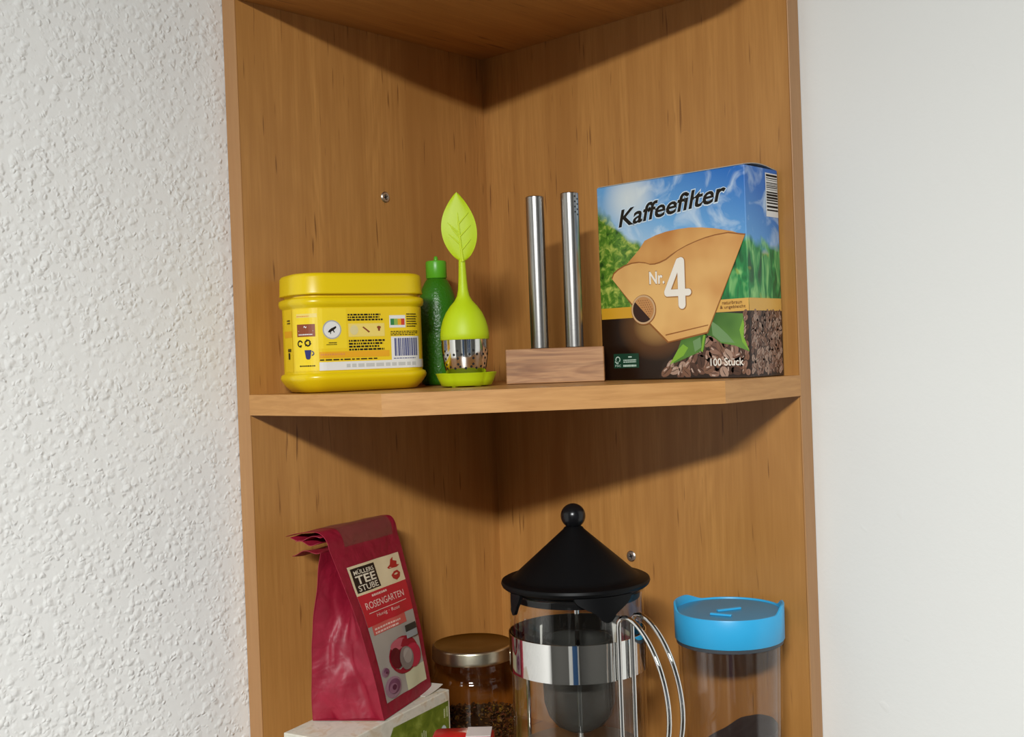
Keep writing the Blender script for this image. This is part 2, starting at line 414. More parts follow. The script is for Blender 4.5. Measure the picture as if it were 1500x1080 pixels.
fg.build('seal_figure', M_ink, lab)
t_ = Print(tubmap(0.0006))
t_.micro(-0.0318, 0.0375, -0.0252, 0.0387, 1, rnd).micro(-0.0338, 0.0362, -0.0235, 0.0372, 1, rnd)
t_.micro(-0.0158, 0.0545, 0.0148, 0.0604, 3, rnd, 0.62).micro(-0.0155, 0.0315, 0.0150, 0.0405, 4, rnd, 0.6)
t_.micro(0.0335, 0.049, 0.0445, 0.0605, 6, rnd, 0.45).micro(0.0195, 0.0425, 0.045, 0.0465, 3, rnd, 0.45)
t_.micro(-0.0393, 0.0244, 0.0122, 0.0254, 1, rnd, 0.9).micro(-0.0562, 0.0203, -0.0425, 0.0213, 1, rnd, 0.9)
t_.micro(-0.0755, 0.0535, -0.0680, 0.0575, 2, rnd, 0.5).micro(-0.0755, 0.032, -0.068, 0.035, 1, rnd, 0.8).rect(-0.0748, 0.0262, -0.0715, 0.0312)
for k, c in enumerate(((-0.0552, 0.0378), (-0.0485, 0.0382))):
    for a in ((0.3, 4.9),) if k == 0 else ((0.2, 1.8), (2.3, 3.9), (4.4, 6.0)):
        t_.ring(c[0], c[1], 0.0016, 0.0027, 12, a[0], a[1])
        t_.poly([(c[0]+r*math.cos(g), c[1]+r*math.sin(g)) for r, g in ((0.0008, a[1]), (0.0034, a[1]), (0.0021, a[1]+0.75))])
t_.build('lettering', M_ink, lab)
Print(tubmap(0.0009)).poly([(-0.0512, 0.0328), (-0.0502, 0.0268), (-0.0495, 0.0258), (-0.0475, 0.0258), (-0.0466, 0.0268), (-0.0457, 0.0328)]).ring(-0.0453, 0.0303, 0.001, 0.0018, 10, -1.7, 1.6).build('blue_cup', M_navy, lab)
Print(tubmap(0.0004)).rect(-0.0155, 0.042, 0.0145, 0.0522, 10).build('pale_panel', M_lab_pale, lab)
Print(tubmap(0.0004)).rect(-0.0585, 0.0575, -0.0405, 0.0605, 6).build('pale_panel', M_lab_pale, lab)
Print(tubmap(0.0005)).disc(-0.0108, 0.0472, 0.0034, 0.0038).build('milk_glass', flat('print_cream', (0.72, 0.62, 0.3), 0.5), lab)
Print(tubmap(0.0005)).poly([(-0.004, 0.0492), (-0.003, 0.0498), (0.0, 0.0475), (0.0022, 0.0458), (0.0012, 0.0449), (-0.001, 0.0468)]).disc(0.0098, 0.0490, 0.0017, 0.0011, 12).poly([(0.0088, 0.0482), (0.0108, 0.0482), (0.0105, 0.0462), (0.0091, 0.0462)]).build('spoon_print', M_brn, lab)
Print(tubmap(0.0004)).rect(0.0188, 0.0485, 0.0325, 0.0582, 4).build('score_panel', M_white, lab)
Print(tubmap(0.0005)).rect(0.0197, 0.0505, 0.0228, 0.0555).build('score_green', M_green, lab)
Print(tubmap(0.0005)).rect(0.0228, 0.0505, 0.0259, 0.0555).build('score_lime', flat('print_lime', (0.3, 0.45, 0.08), 0.5), lab)
Print(tubmap(0.0005)).rect(0.0259, 0.0505, 0.0288, 0.0555).build('score_amber', M_lab_o, lab)
Print(tubmap(0.0005)).rect(0.0288, 0.0505, 0.0318, 0.0555).build('score_red', M_red, lab)
Print(tubmap(0.0004)).rect(-0.0398, 0.0168, 0.075, 0.0232, 40).rect(0.0198, 0.0232, 0.046, 0.0415, 14).build('white_strip', M_white, lab)
br = Print(tubmap(0.0005)); u = 0.0225
while u < 0.0435:
    wd = rnd.choice((0.0005, 0.0009, 0.0014)); br.rect(u, 0.0262, u+wd, 0.0402); u += wd+rnd.choice((0.0004, 0.0007))
br.micro(0.0215, 0.0240, 0.044, 0.0252, 1, rnd); br.build('barcode', M_bar, lab)['kind'] = 'stuff'
Print(tubmap(0.0005)).micro(-0.018, 0.0186, 0.046, 0.0216, 1, rnd, 0.9).build('date_stamp', flat('print_faint', (0.55, 0.55, 0.52), 0.5), lab)
Print(tubmap(0.0004)).micro(-0.0385, 0.0282, -0.019, 0.0298, 1, rnd, 0.9).build('orange_lettering', M_pinkline, lab)
Print(tubmap(0.0005)).micro(-0.058, 0.0582, -0.0445, 0.0596, 1, rnd).build('orange_lettering', M_pinkline, lab)

# ------------------------------------------------------------------ green lime juice bottle
def lime_skin():
    m, t, b, o = nt('lime_skin_plastic'); v = mapping(t, (1, 1, 1))
    b.inputs['Base Color'].default_value = (0.030, 0.17, 0.004, 1); b.inputs['Roughness'].default_value = 0.33
    bump(t, b, noise(t, v, 520, 1.5, 0.5), 0.4, 0.0010); return m
M_lime = lime_skin()
M_limecap = flat('lime_cap_plastic', (0.11, 0.45, 0.015), 0.35)
bt = thing('juice_bottle', 'dark green dimpled juice bottle with light green cap behind the tea infuser', 'bottle', (0.0325, -0.1027, 0.0003))
MB().lathe([(0.013, 0), (0.0155, 0.001), (0.0165, 0.004), (0.0175, 0.015), (0.0182, 0.032), (0.0184, 0.048), (0.0180, 0.060), (0.0170, 0.070), (0.0152, 0.079), (0.0128, 0.086), (0.0105, 0.0905), (0.0090, 0.0928), (0.0082, 0.0935), (0.0082, 0.095)], 56).build('body', M_lime, bt, angle=60)
cap = MB()
rib = lambda r, z: [((r+0.00012*(i % 2))*math.cos(2*PI*i/72), (r+0.00012*(i % 2))*math.sin(2*PI*i/72), z) for i in range(72)]
cap.loft([rib(0.0088, 0.0937), rib(0.0091, 0.0942), rib(0.0090, 0.1075), rib(0.0085, 0.1088), rib(0.0060, 0.1093)])
cp = cap.build('cap', M_limecap, bt, angle=50)
MB().lathe([(0.0020, 0.1090), (0.0018, 0.1120), (0.0012, 0.1130), (0.0006, 0.1133)], 16).build('nozzle', M_limecap, cp)

# ------------------------------------------------------------------ tea infuser
IX, IY = 0.119, -0.157
azc = math.atan2(CAM.y-IY, CAM.x-IX)
M_neon = flat('lime_silicone', (0.50, 0.66, 0.003), 0.5)
M_vein = flat('lime_silicone_vein', (0.55, 0.70, 0.01), 0.5)
M_inox = flat('polished_steel', (0.72, 0.71, 0.68), 0.10, 1.0)
dish = thing('drip_saucer', 'small lime green flower shaped saucer under the leaf tea infuser', 'saucer', (IX, IY, 0.0003), azc+PI/2)
def lobe(r, z, a=0.055, n=96):
    return [(r*(1-a*(1-abs(math.cos(2.5*(2*PI*i/n)+0.55))**0.6))*math.cos(2*PI*i/n), r*(1-a*(1-abs(math.cos(2.5*(2*PI*i/n)+0.55))**0.6))*math.sin(2*PI*i/n), z) for i in range(n)]
MB().loft([lobe(0.0185, 0.0006), lobe(0.0200, 0.0010), lobe(0.0222, 0.0055), lobe(0.0240, 0.0098), lobe(0.0245, 0.0106), lobe(0.0240, 0.0109), lobe(0.0230, 0.0102), lobe(0.0205, 0.005), lobe(0.018, 0.0034)]).build('dish', M_neon, dish, angle=50)
for k in range(5):
    a = 2*PI*k/5+0.3
    MB().lathe([(0.0026, 0), (0.0028, 0.0008)], 12, c=(0.0150*math.cos(a), 0.0150*math.sin(a))).build('foot', M_neon, dish)
inf = thing('tea_infuser', 'lime green silicone tea infuser with leaf handle and perforated steel basket', 'tea infuser', (IX, IY, 0.0040), azc+PI/2)
ZI = -0.0040
def pz(p): return [(r, z+ZI) for r, z in p]
BP = [(0.006, 0.0042), (0.0112, 0.0046), (0.0140, 0.0075), (0.0158, 0.0120), (0.0172, 0.0180), (0.0181, 0.0245), (0.0186, 0.0310), (0.0187, 0.0380)]
bk = MB().lathe(pz(BP), 64, cap1=False).build('basket', M_inox, inf, angle=60)
def brad(z):
    for (r0, z0), (r1, z1) in zip(BP, BP[1:]):
        if z0 <= z <= z1: return r0+(r1-r0)*(z-z0)/(z1-z0)
    return BP[-1][0]
hp = MB()
def dot(theta, z, rr):
    pts = []
    for i in range(10):
        a = 2*PI*i/10; zz = z+rr*math.sin(a); r = brad(zz)+0.00012; th = theta+rr*math.cos(a)/r
        pts.append((r*math.cos(th), r*math.sin(th), zz+ZI))
    hp.add(pts, [tuple(range(10))])
for g in range(9):
    th0 = -PI/2+2*PI*g/9+0.35
    for du, z in ((0, 0.0285), (-0.17, 0.0255), (0.17, 0.0255), (0, 0.0225), (0, 0.0180)): dot(th0+du, z, 0.00105)
for g in range(24): dot(2*PI*g/24, 0.0148+0.0012*(g % 2), 0.0010)
hp.build('perforation', M_black, bk, smooth=False)['kind'] = 'stuff'
DP = [(0.0190, 0.0372), (0.0194, 0.0376), (0.0193, 0.0420), (0.0187, 0.0470), (0.0170, 0.0530), (0.0143, 0.0590), (0.0108, 0.0640), (0.0072, 0.0680), (0.0050, 0.0720), (0.0040, 0.0770), (0.0034, 0.0840), (0.0030, 0.0920), (0.0026, 0.1010), (0.0016, 0.1060)]
MB().lathe(pz(DP), 48).build('dome', M_neon, inf, angle=70)
def leafw(t):  # half width along the leaf 0..1
    return 0.0140*(math.sin(PI*min(1, t**0.86))**0.72)*(1.0 if t < 0.6 else (1-0.18*((t-0.6)/0.4)**2))
lz0, lz1 = 0.0990, 0.1542
def leaf_pt(u, v, side):
    t = v; hw = leafw(t); x = (2*u-1)*hw - 0.0030*math.sin(PI*t*0.5) + 0.0006
    th = 0.0013*max(0.15, 1-abs(2*u-1)**3)
    return (x, -0.0015*math.sin(PI*t)+(-th if side else th)-0.0010, lz0+(lz1-lz0)*t+ZI)
lf = MB().sheet(lambda u, v: leaf_pt(u, v, 1), 12, 36, lambda u, v: leaf_pt(u, v, 0)).build('leaf', M_neon, inf, angle=60)
vn = MB()
def vp(x, t): return (x - 0.0030*math.sin(PI*t*0.5)+0.0006, -0.0015*math.sin(PI*t)-0.0010-0.0013, lz0+(lz1-lz0)*t+ZI)
vn.tube([vp(0, t/10) for t in range(0, 8)], [0.0016, 0.0013, 0.0011, 0.001, 0.0009, 0.0008, 0.0006, 0.0003], 6)
for t0, sx, ln in ((0.16, 1, 0.0085), (0.24, -1, 0.0085), (0.36, 1, 0.0095), (0.40, -1, 0.0085), (0.54, 1, 0.0085), (0.34, -1, 0.0065)):
    vn.tube([vp(sx*ln*k/4, t0+0.16*k/4) for k in range(5)], [0.0008, 0.0007, 0.0006, 0.0005, 0.0002], 6)
vn.build('leaf_vein', M_vein, lf, angle=60)

# ------------------------------------------------------------------ wooden block with two steel tubes
def acacia():
    m, t, b, o = nt('acacia_block'); v = mapping(t, (5, 45, 45))
    n1 = noise(t, v, 1.6, 3, 0.6, 1.2); v2 = mapping(t, (25, 420, 420)); n2 = noise(t, v2, 1.0, 2, 0.6, 0.3)
    c = ramp(t, n1, [(0.30, (0.19, 0.075, 0.026)), (0.44, (0.36, 0.170, 0.070)), (0.56, (0.49, 0.26, 0.115)), (0.72, (0.33, 0.15, 0.060))])
    c = mix(t, ramp(t, n2, [(0.5, G(0)), (0.72, G(0.6))]), c, (0.20, 0.09, 0.04))
    t.links.new(c, b.inputs['Base Color']); b.inputs['Roughness'].default_value = 0.55; return m
M_acacia = acacia()
bang = math.radians(36.5)
bc = (0.165-0.588*0.015, -0.1025+0.809*0.015)
blk = thing('wooden_block', 'small brown wooden block holding two upright steel tubes', 'holder', (bc[0], bc[1], 0.0003), bang)
MB().box(-0.0395, 0.0395, -0.015, 0.015, 0, 0.0280).build('block', M_acacia, blk, smooth=False, bevel=0.0008)
def brushed():
    m, t, b, o = nt('brushed_steel'); v = mapping(t, (1, 1, 60))
    n = noise(t, v, 40, 2, 0.5)
    b.inputs['Metallic'].default_value = 1; b.inputs['Base Color'].default_value = (0.44, 0.43, 0.41, 1)
    t.links.new(ramp(t, n, [(0.3, G(0.28)), (0.7, G(0.32))]), b.inputs['Roughness']); return m
M_brush = brushed()
M_socket = flat('socket_dark', (0.06, 0.035, 0.02), 0.7)
for k, (u, lab_) in enumerate(((-0.0125, 'plain brushed steel tube standing nearest the leaf infuser'), (0.0158, 'brushed steel tube with shaker holes near its top beside the filter box'))):
    x, y = bc[0]+math.cos(bang)*u, bc[1]+math.sin(bang)*u
    tb = thing('steel_tube', lab_, 'shaker', (x, y, 0.0284), bang, 'steel tubes in the wooden block')
    h = 0.1237+0.0015*k
    MB().lathe([(0.0069, 0), (0.0074, 0.0004), (0.0074, h-0.0006), (0.0068, h), (0.0062, h), (0.0062, h-0.0012)], 48).build('tube', M_brush, tb, angle=40)
    MB().lathe([(0.0081, 0), (0.0081, 0.0003), (0.0075, 0.0003)], 32).build('socket_ring', M_socket, tb)
    if k:
        ho = MB(); cz = math.atan2(CAM.y-y, CAM.x-x)-bang
        for c in (0.62, 0.98):
            for r in range(4):
                th = cz+c; z = h-0.0035-0.0042*r-(0.002 if c > 0.8 else 0); pts = []
                for i in range(8):
                    a = 2*PI*i/8; pts.append((0.00752*math.cos(th+0.0008*math.cos(a)/0.0075), 0.00752*math.sin(th+0.0008*math.cos(a)/0.0075), z+0.0008*math.sin(a)))
                ho.add(pts, [tuple(range(8))])
        ho.build('shaker_hole', M_black, tb, smooth=False)['kind'] = 'stuff'

# ------------------------------------------------------------------ coffee filter box
KX, KY, KW, KD, KH = 0.175, -0.0525, 0.139, 0.049, 0.160
kb = thing('filter_box', 'printed cardboard box of coffee filters with blue sky and a large 4', 'box', (KX, KY, 0.0003))
def box_art():
    m, t, b, o = nt('filter_box_print'); v = mapping(t, (1, 1, 1))
    sp = t.nodes.new('ShaderNodeSeparateXYZ'); t.links.new(v, sp.inputs[0])
    u = math_(t, 'ADD', sp.outputs[0], sp.outputs[1]); z = sp.outputs[2]
    # sky: deep blue at the upper right, pale towards the left and the horizon, drifting clouds
    zz = math_(t, 'MULTIPLY_ADD', z, 9.5, -0.62)
    g = math_(t, 'ADD', zz, math_(t, 'MULTIPLY_ADD', u, 4.2, -0.45))
    sky = ramp(t, g, [(0.05, srgb(176, 208, 232)), (0.42, srgb(104, 168, 222)), (0.95, srgb(20, 104, 190))])
    cl = noise(t, v, 46, 4, 0.55, 0.7)
    sky = mix(t, ramp(t, cl, [(0.52, G(0)), (0.74, G(0.85))]), sky, srgb(208, 226, 240))
    su = math_(t, 'MULTIPLY', math_(t, 'SUBTRACT', u, 0.033), 30.0); sz = math_(t, 'MULTIPLY', math_(t, 'SUBTRACT', z, 0.147), 34.0)
    sun = math_(t, 'ADD', math_(t, 'MULTIPLY', su, su), math_(t, 'MULTIPLY', sz, sz))
    sky = mix(t, ramp(t, sun, [(0.0, G(0.75)), (0.7, G(0))]), sky, srgb(232, 236, 228))
    # foliage
    fo = noise(t, v, 170, 3, 0.6, 0.6); fo2 = noise(t, v, 45, 2, 0.5, 0.5)
    fol_l = ramp(t, fo, [(0.28, srgb(28, 70, 16)), (0.5, srgb(92, 138, 40)), (0.72, srgb(196, 206, 96))])
    mpb = t.nodes.new('ShaderNodeMapping'); mpb.inputs['Rotation'].default_value = (0, 0.5, 0); mpb.inputs['Scale'].default_value = (1, 1, 0.28); t.links.new(v, mpb.inputs[0])
    bl = noise(t, mpb.outputs[0], 150, 2, 0.5, 0.8)
    fol_r = ramp(t, bl, [(0.3, srgb(10, 70, 36)), (0.5, srgb(36, 138, 70)), (0.68, srgb(140, 200, 120))])
    yel = ramp(t, math_(t, 'ADD', fo2, math_(t, 'MULTIPLY_ADD', u, 3.2, -0.52)), [(0.58, G(0)), (0.7, G(0.85))])
    fol_r = mix(t, yel, fol_r, srgb(206, 190, 44))
    fol = mix(t, ramp(t, u, [(0.04, G(0)), (0.075, G(1))]), fol_l, fol_r)
    top = ramp(t, u, [(0.0, G(0.138)), (0.045, G(0.104)), (0.11, G(0.101)), (0.2, G(0.099))])
    edge = math_(t, 'SUBTRACT', math_(t, 'ADD', z, math_(t, 'MULTIPLY_ADD', fo2, 0.03, -0.015)), top)
    isl = ramp(t, math_(t, 'MULTIPLY_ADD', edge, 60.0, 0.5), [(0.25, G(0)), (0.75, G(1))])
    up = mix(t, isl, fol, sky)
    # below the band: dark brown with a warm glow beside the filter
    du = math_(t, 'MULTIPLY', math_(t, 'SUBTRACT', u, 0.055), 26.0); dz = math_(t, 'MULTIPLY', math_(t, 'SUBTRACT', z, 0.042), 36.0)
    gl = math_(t, 'ADD', math_(t, 'MULTIPLY', du, du), math_(t, 'MULTIPLY', dz, dz))
    low = ramp(t, gl, [(0.0, srgb(170, 128, 72)), (0.35, srgb(92, 56, 24)), (1.0, srgb(34, 18, 8))])
    low = mix(t, ramp(t, u, [(0.09, G(0)), (0.125, G(1))]), low, srgb(62, 48, 42))
    c = mix(t, math_(t, 'GREATER_THAN', z, 0.0545), low, up)
    t.links.new(c, b.inputs['Base Color']); b.inputs['Roughness'].default_value = 0.32
    return m
M_box = box_art()
M_card = flat('grey_board', (0.42, 0.38, 0.32), 0.8)
MB().box(0, KW, 0, KD, 0, KH-0.0012).build('carton', M_box, kb, smooth=False, bevel=0.0006)
def flapfn(dz):
    return lambda u, v: (0.001+u*(KW-0.002), 0.0006+v*(KD-0.0012), KH-0.001+dz+0.0024*math.sin(PI*min(1, v*1.05))*(0.55+0.45*u))
MB().sheet(flapfn(0.0006), 10, 10, flapfn(0)).build('top_flap', M_card, kb, angle=60)
kf = lambda eps: (lambda a, b: (a, -eps, b))
ks = lambda eps: (lambda a, b: (KW+eps, a, b))
def two(eps):  # wraps round the right-hand corner
    return lambda a, b: (a, -eps, b) if a <= KW else (KW+eps, a-KW, b)
M_gold = flat('print_gold', srgb(222, 172, 84), 0.35)
M_gold2 = flat('print_gold_deep', srgb(214, 160, 40), 0.35)
def tan(name, a, bcol):
    m, t, b, o = nt(name); v = mapping(t, (1, 1, 1))
    sp = t.nodes.new('ShaderNodeSeparateXYZ'); t.links.new(v, sp.inputs[0])
    n = math_(t, 'ADD', noise(t, v, 26, 2, 0.5), math_(t, 'MULTIPLY_ADD', sp.outputs[0], 2.0, -0.16))
    t.links.new(ramp(t, n, [(0.35, a), (0.75, bcol)]), b.inputs['Base Color']); b.inputs['Roughness'].default_value = 0.34; return m
M_tan = tan('filter_paper_print', srgb(232, 184, 112), srgb(206, 146, 78))
M_tan2 = tan('filter_paper_back_print', srgb(190, 124, 56), srgb(222, 168, 96))
M_tandark = flat('filter_shade_print', srgb(150, 92, 38), 0.4)
bean_cols = [srgb(112, 78, 62), srgb(146, 110, 92), srgb(80, 54, 42), srgb(172, 142, 124), srgb(126, 90, 70)]
M_beans = [flat('bean_print_%d' % i, c, 0.35) for i, c in enumerate(bean_cols)]
M_bean_dark = flat('bean_gap_print', srgb(44, 30, 24), 0.4)
# gold band
Print(two(0.00015)).rect(0.0008, 0.0500, 0.035, 0.0590).build('gold_band', M_gold2, kb)
Print(two(0.00015)).rect(0.095, 0.0500, KW, 0.0595).rect(KW+0.0001, 0.0500, KW+KD-0.0008, 0.0595).build('gold_band', M_gold, kb)
# beans
rb = random.Random(11)
bd = Print(two(0.00015)); bd.poly([(0.056, 0.0012), (KW-0.0002, 0.0012), (KW-0.0002, 0.0495), (0.118, 0.0495), (0.096, 0.030), (0.072, 0.022), (0.060, 0.012)]).rect(KW+0.0002, 0.0012, KW+KD-0.0006, 0.0495); bd.build('bean_print', M_bean_dark, kb)
pb = [Print(two(0.0002+0.00004*i)) for i in range(5)]; crease = Print(two(0.00045)); shine = Print(two(0.00046))
placed = []
for n in range(6000):
    a = rb.uniform(0.062, KW+KD-0.003); b = rb.uniform(0.0035, 0.0485)
    if a < KW and b > 0.009+(a-0.062)*0.55: continue
    big = a < KW-0.008
    rx, ry = (rb.uniform(0.0046, 0.0062), rb.uniform(0.0031, 0.0039)) if big else (rb.uniform(0.0024, 0.0036), rb.uniform(0.0016, 0.0022))
    if KW-rx*0.8 < a < KW+rx*0.8 or a+rx*0.8 > KW+KD or b < rx*0.75: continue
    if any((a-p)**2+(b-q_)**2 < (0.74*(ry+r_))**2 for p, q_, r_ in placed): continue
    placed.append((a, b, ry))
    an = rb.uniform(0, PI) if big else rb.uniform(0.6, 2.3)
    ca, sa = math.cos(an), math.sin(an)
    q = lambda x, y: (a+x*ca-y*sa, max(0.0012, b+x*sa+y*ca))
    def cl2(pts): return [((min(x, KW-0.0003) if a < KW else max(x, KW+0.0003)), y) for x, y in pts]
    pb[rb.randrange(5)].poly(cl2([q(rx*math.cos(2*PI*i/12), ry*math.sin(2*PI*i/12)) for i in range(12)]))
    crease.poly(cl2([q(-rx*0.85, 0), q(-rx*0.3, -ry*0.14), q(rx*0.3, ry*0.05), q(rx*0.85, 0), q(rx*0.3, ry*0.18), q(-rx*0.3, ry*0.02)]))
    if rb.random() < 0.65: shine.poly(cl2([q(-rx*0.4, ry*0.40), q(rx*0.25, ry*0.35), q(rx*0.3, ry*0.65), q(-rx*0.25, ry*0.7)]))
for i in range(5): pb[i].build('bean_print', M_beans[i], kb)['kind'] = 'stuff'
crease.build('bean_print', M_bean_dark, kb)['kind'] = 'stuff'; shine.build('bean_print', flat('bean_shine_print', srgb(196, 172, 156), 0.3), kb)['kind'] = 'stuff'
# leaves
M_lf1 = tan('leaf_print', srgb(24, 78, 18), srgb(98, 146, 58))
M_lf2 = flat('leaf_light_print', srgb(128, 178, 52), 0.35); M_lf3 = flat('leaf_pale_print', srgb(112, 150, 96), 0.35)
Print(kf(0.0005)).poly([(0.100, 0.0495), (0.117, 0.0497), (0.1338, 0.0480), (0.1346, 0.0400), (0.1339, 0.0309), (0.1385, 0.0195), (0.1259, 0.0244), (0.1141, 0.0266), (0.1064, 0.0320), (0.098, 0.034)]).build('printed_leaf', M_lf1, kb)
Print(kf(0.0005)).poly([(0.1023, 0.036), (0.0987, 0.0219), (0.0872, 0.0178), (0.0700, 0.0120), (0.0748, 0.0227), (0.0782, 0.0300)]).build('printed_leaf', M_lf1, kb)
Print(kf(0.00055)).poly([(0.1338, 0.0440), (0.1346, 0.0400), (0.1339, 0.0309), (0.1385, 0.0195), (0.1325, 0.027), (0.1305, 0.036)]).build('printed_leaf', M_lf2, kb)
Print(kf(0.00055)).poly([(0.0668, 0.0113), (0.0748, 0.0227), (0.0800, 0.0270), (0.0845, 0.0240), (0.0800, 0.0180)]).build('printed_leaf', M_lf2, kb)
Print(kf(0.00055)).poly([(0.0985, 0.0330), (0.1005, 0.0335), (0.0975, 0.0200), (0.0962, 0.0215)]).build('printed_leaf', M_lf2, kb)
Print(kf(0.00055)).poly([(0.106, 0.0440), (0.112, 0.0400), (0.120, 0.0330), (0.1262, 0.0262), (0.1141, 0.0275), (0.1070, 0.0330)]).build('printed_leaf', M_lf3, kb)
Print(kf(0.00055)).poly([(0.089, 0.029), (0.096, 0.032), (0.0965, 0.024), (0.0905, 0.0205)]).build('printed_leaf', M_lf3, kb)
# filter shape
Print(kf(0.0006)).poly([(0.0271, 0.0925), (0.0412, 0.1042), (0.047, 0.1109), (0.058, 0.1142), (0.068, 0.116), (0.079, 0.1168), (0.0893, 0.1169), (0.1005, 0.1158), (0.1116, 0.114), (0.1274, 0.1101), (0.137, 0.1063), (0.123, 0.104), (0.09, 0.095), (0.056, 0.086)]).build('printed_filter_back', M_tan2, kb)
FR = [(0.0134, 0.0825), (0.0155, 0.0865), (0.020, 0.0894), (0.0265, 0.0920), (0.0339, 0.0935), (0.0410, 0.0937), (0.0474, 0.0927), (0.0515, 0.0912), (0.0561, 0.0910), (0.061, 0.0918), (0.0671, 0.0937), (0.0725, 0.0967), (0.078, 0.0998), (0.086, 0.1028), (0.095, 0.1053), (0.103, 0.1071), (0.1114, 0.1083), (0.1234, 0.109), (0.1379, 0.1061), (0.1024, 0.0357), (0.0665, 0.0296), (0.0357, 0.0579)]
cxf, cyf = 0.0745, 0.072
Print(kf(0.00065)).poly([(a+0.0006 if a > cxf else a-0.0008, b+(0.0010 if b > cyf else -0.0012)) for a, b in FR]).build('printed_filter_shade', M_tandark, kb)
Print(kf(0.0007)).poly(FR).build('printed_filter', M_tan, kb)
Print(kf(0.00075)).poly([(0.0640, 0.0352), (0.1036, 0.0412), (0.1033, 0.0404), (0.0640, 0.0342)]).build('printed_seam', M_tandark, kb)
M_cream = flat('print_cream_white', srgb(244, 238, 226), 0.35)
def four(eps, grow, dx, dy):
    p = Print(kf(eps))
    for (a0, b0, a1, b1, wd) in ((0.0805, 0.0915, 0.0805, 0.0578, 0.0066), (0.0670, 0.0676, 0.0866, 0.0672, 0.0054), (0.0786, 0.0917, 0.0668, 0.0684, 0.0052)):
        r = wd/2+grow; an = math.atan2(b1-b0, a1-a0); pts = []
        for c_, s0 in (((a1, b1), an-PI/2), ((a0, b0), an+PI/2)):
            pts += [(c_[0]+dx+r*math.cos(s0+PI*i/8), c_[1]+dy+r*math.sin(s0+PI*i/8)) for i in range(9)]
        p.poly(pts); eps += 0.00003; p.fn = kf(eps)
    return p
four(0.00072, 0.0006, 0.0003, -0.0003).build('lettering', flat('soft_brown_print', srgb(168, 116, 60), 0.4), kb)
four(0.00085, 0.0, 0, 0).build('lettering', M_cream, kb)
Print(kf(0.00075)).text('Nr.', 0.0499, 0.0752, 0.0652, 0.0862, -0.0004, 0, 0.028).build('lettering', M_tandark, kb)
Print(kf(0.0008)).text('Nr.', 0.0503, 0.0757, 0.0648, 0.0857, -0.0004, 0, 0.022).build('lettering', M_cream, kb)
# magnified paper circle
cc = (0.0435, 0.0560)
Print(kf(0.00078)).disc(cc[0]+0.0003, cc[1]-0.0002, 0.0122, 0.0122, 32).build('printed_circle', M_tandark, kb)
Print(kf(0.00082)).disc(cc[0], cc[1], 0.0116, 0.0116, 32).build('printed_circle', flat('circle_rim_print', srgb(206, 170, 128), 0.4), kb)
Print(kf(0.00086)).disc(cc[0], cc[1], 0.0102, 0.0102, 32).build('printed_circle', tan('circle_paper_print', srgb(196, 140, 84), srgb(170, 108, 58)), kb)
Print(kf(0.0009)).disc(cc[0], cc[1], 0.0102, 0.0102, 18, PI*0.78, PI*1.72).build('printed_circle', flat('circle_dark_print', srgb(48, 18, 10), 0.4), kb)
pd = Print(kf(0.0009))
for i in range(-4, 5):
    for j in range(-4, 5):
        a, b = i*0.0021+(j % 2)*0.001, j*0.0018
        if a*a+b*b < 0.0090**2 and a*0.77+b*0.64 > -0.0005+0.0008: pd.disc(cc[0]+a, cc[1]+b, 0.0005, 0.0005, 6)
pd.build('printed_pore', flat('pore_print', srgb(136, 84, 44), 0.4), kb)['kind'] = 'stuff'
# lettering
Print(kf(0.0003)).text('Kaffeefilter', 0.0205, 0.1226, 0.1238, 0.1386, 0.0108, 0.22, 0.05).build('lettering', flat('glow_white_print', srgb(208, 226, 240), 0.4), kb)
Print(kf(0.0004)).text('Kaffeefilter', 0.0215, 0.1236, 0.1230, 0.1378, 0.0108, 0.22, 0.020).build('lettering', M_ink, kb)
Print(kf(0.00095)).text('100 Stück', 0.1045, 0.0093, 0.1335, 0.0152, 0, 0, 0.01).build('lettering', M_cream, kb)
M_brown_text = flat('print_dark_brown', srgb(104, 58, 20), 0.45)
Print(kf(0.0008)).text('naturbraun', 0.1165, 0.0557, 0.1335, 0.0583).text('& ungebleicht', 0.1145, 0.0518, 0.1365, 0.0548).build('lettering', M_brown_text, kb)
M_fsc = flat('print_forest_green', srgb(22, 64, 44), 0.45)
Print(kf(0.0003)).rect(0.0118, 0.0096, 0.0370, 0.0213).build('printed_badge', M_fsc, kb)
M_mint = flat('print_mint', srgb(196, 220, 204), 0.45)
fs = Print(kf(0.0004))
fs.ring(0.0160, 0.0166, 0.0017, 0.0025, 14, -0.9, 3.6).poly([(0.0127, 0.0148), (0.0135, 0.0142), (0.0150, 0.0128), (0.0158, 0.0142), (0.0150, 0.0138), (0.0138, 0.0154)]).rect(0.0157, 0.0128, 0.0163, 0.0150).text('FSC', 0.0132, 0.0107, 0.0190, 0.0123)
fs.rect(0.0265, 0.0180, 0.0300, 0.0190).micro(0.0215, 0.0140, 0.0350, 0.0170, 2, rnd, 0.6).text('FSC N001975', 0.0212, 0.0108, 0.0362, 0.0124, 0, 0, 0.01) if False else fs.rect(0.0265, 0.0180, 0.0300, 0.0190).micro(0.0215, 0.0140, 0.0350, 0.0170, 2, rnd, 0.6).micro(0.0212, 0.0106, 0.0362, 0.0126, 1, rnd, 0.8)
fs.build('lettering', M_mint, kb)
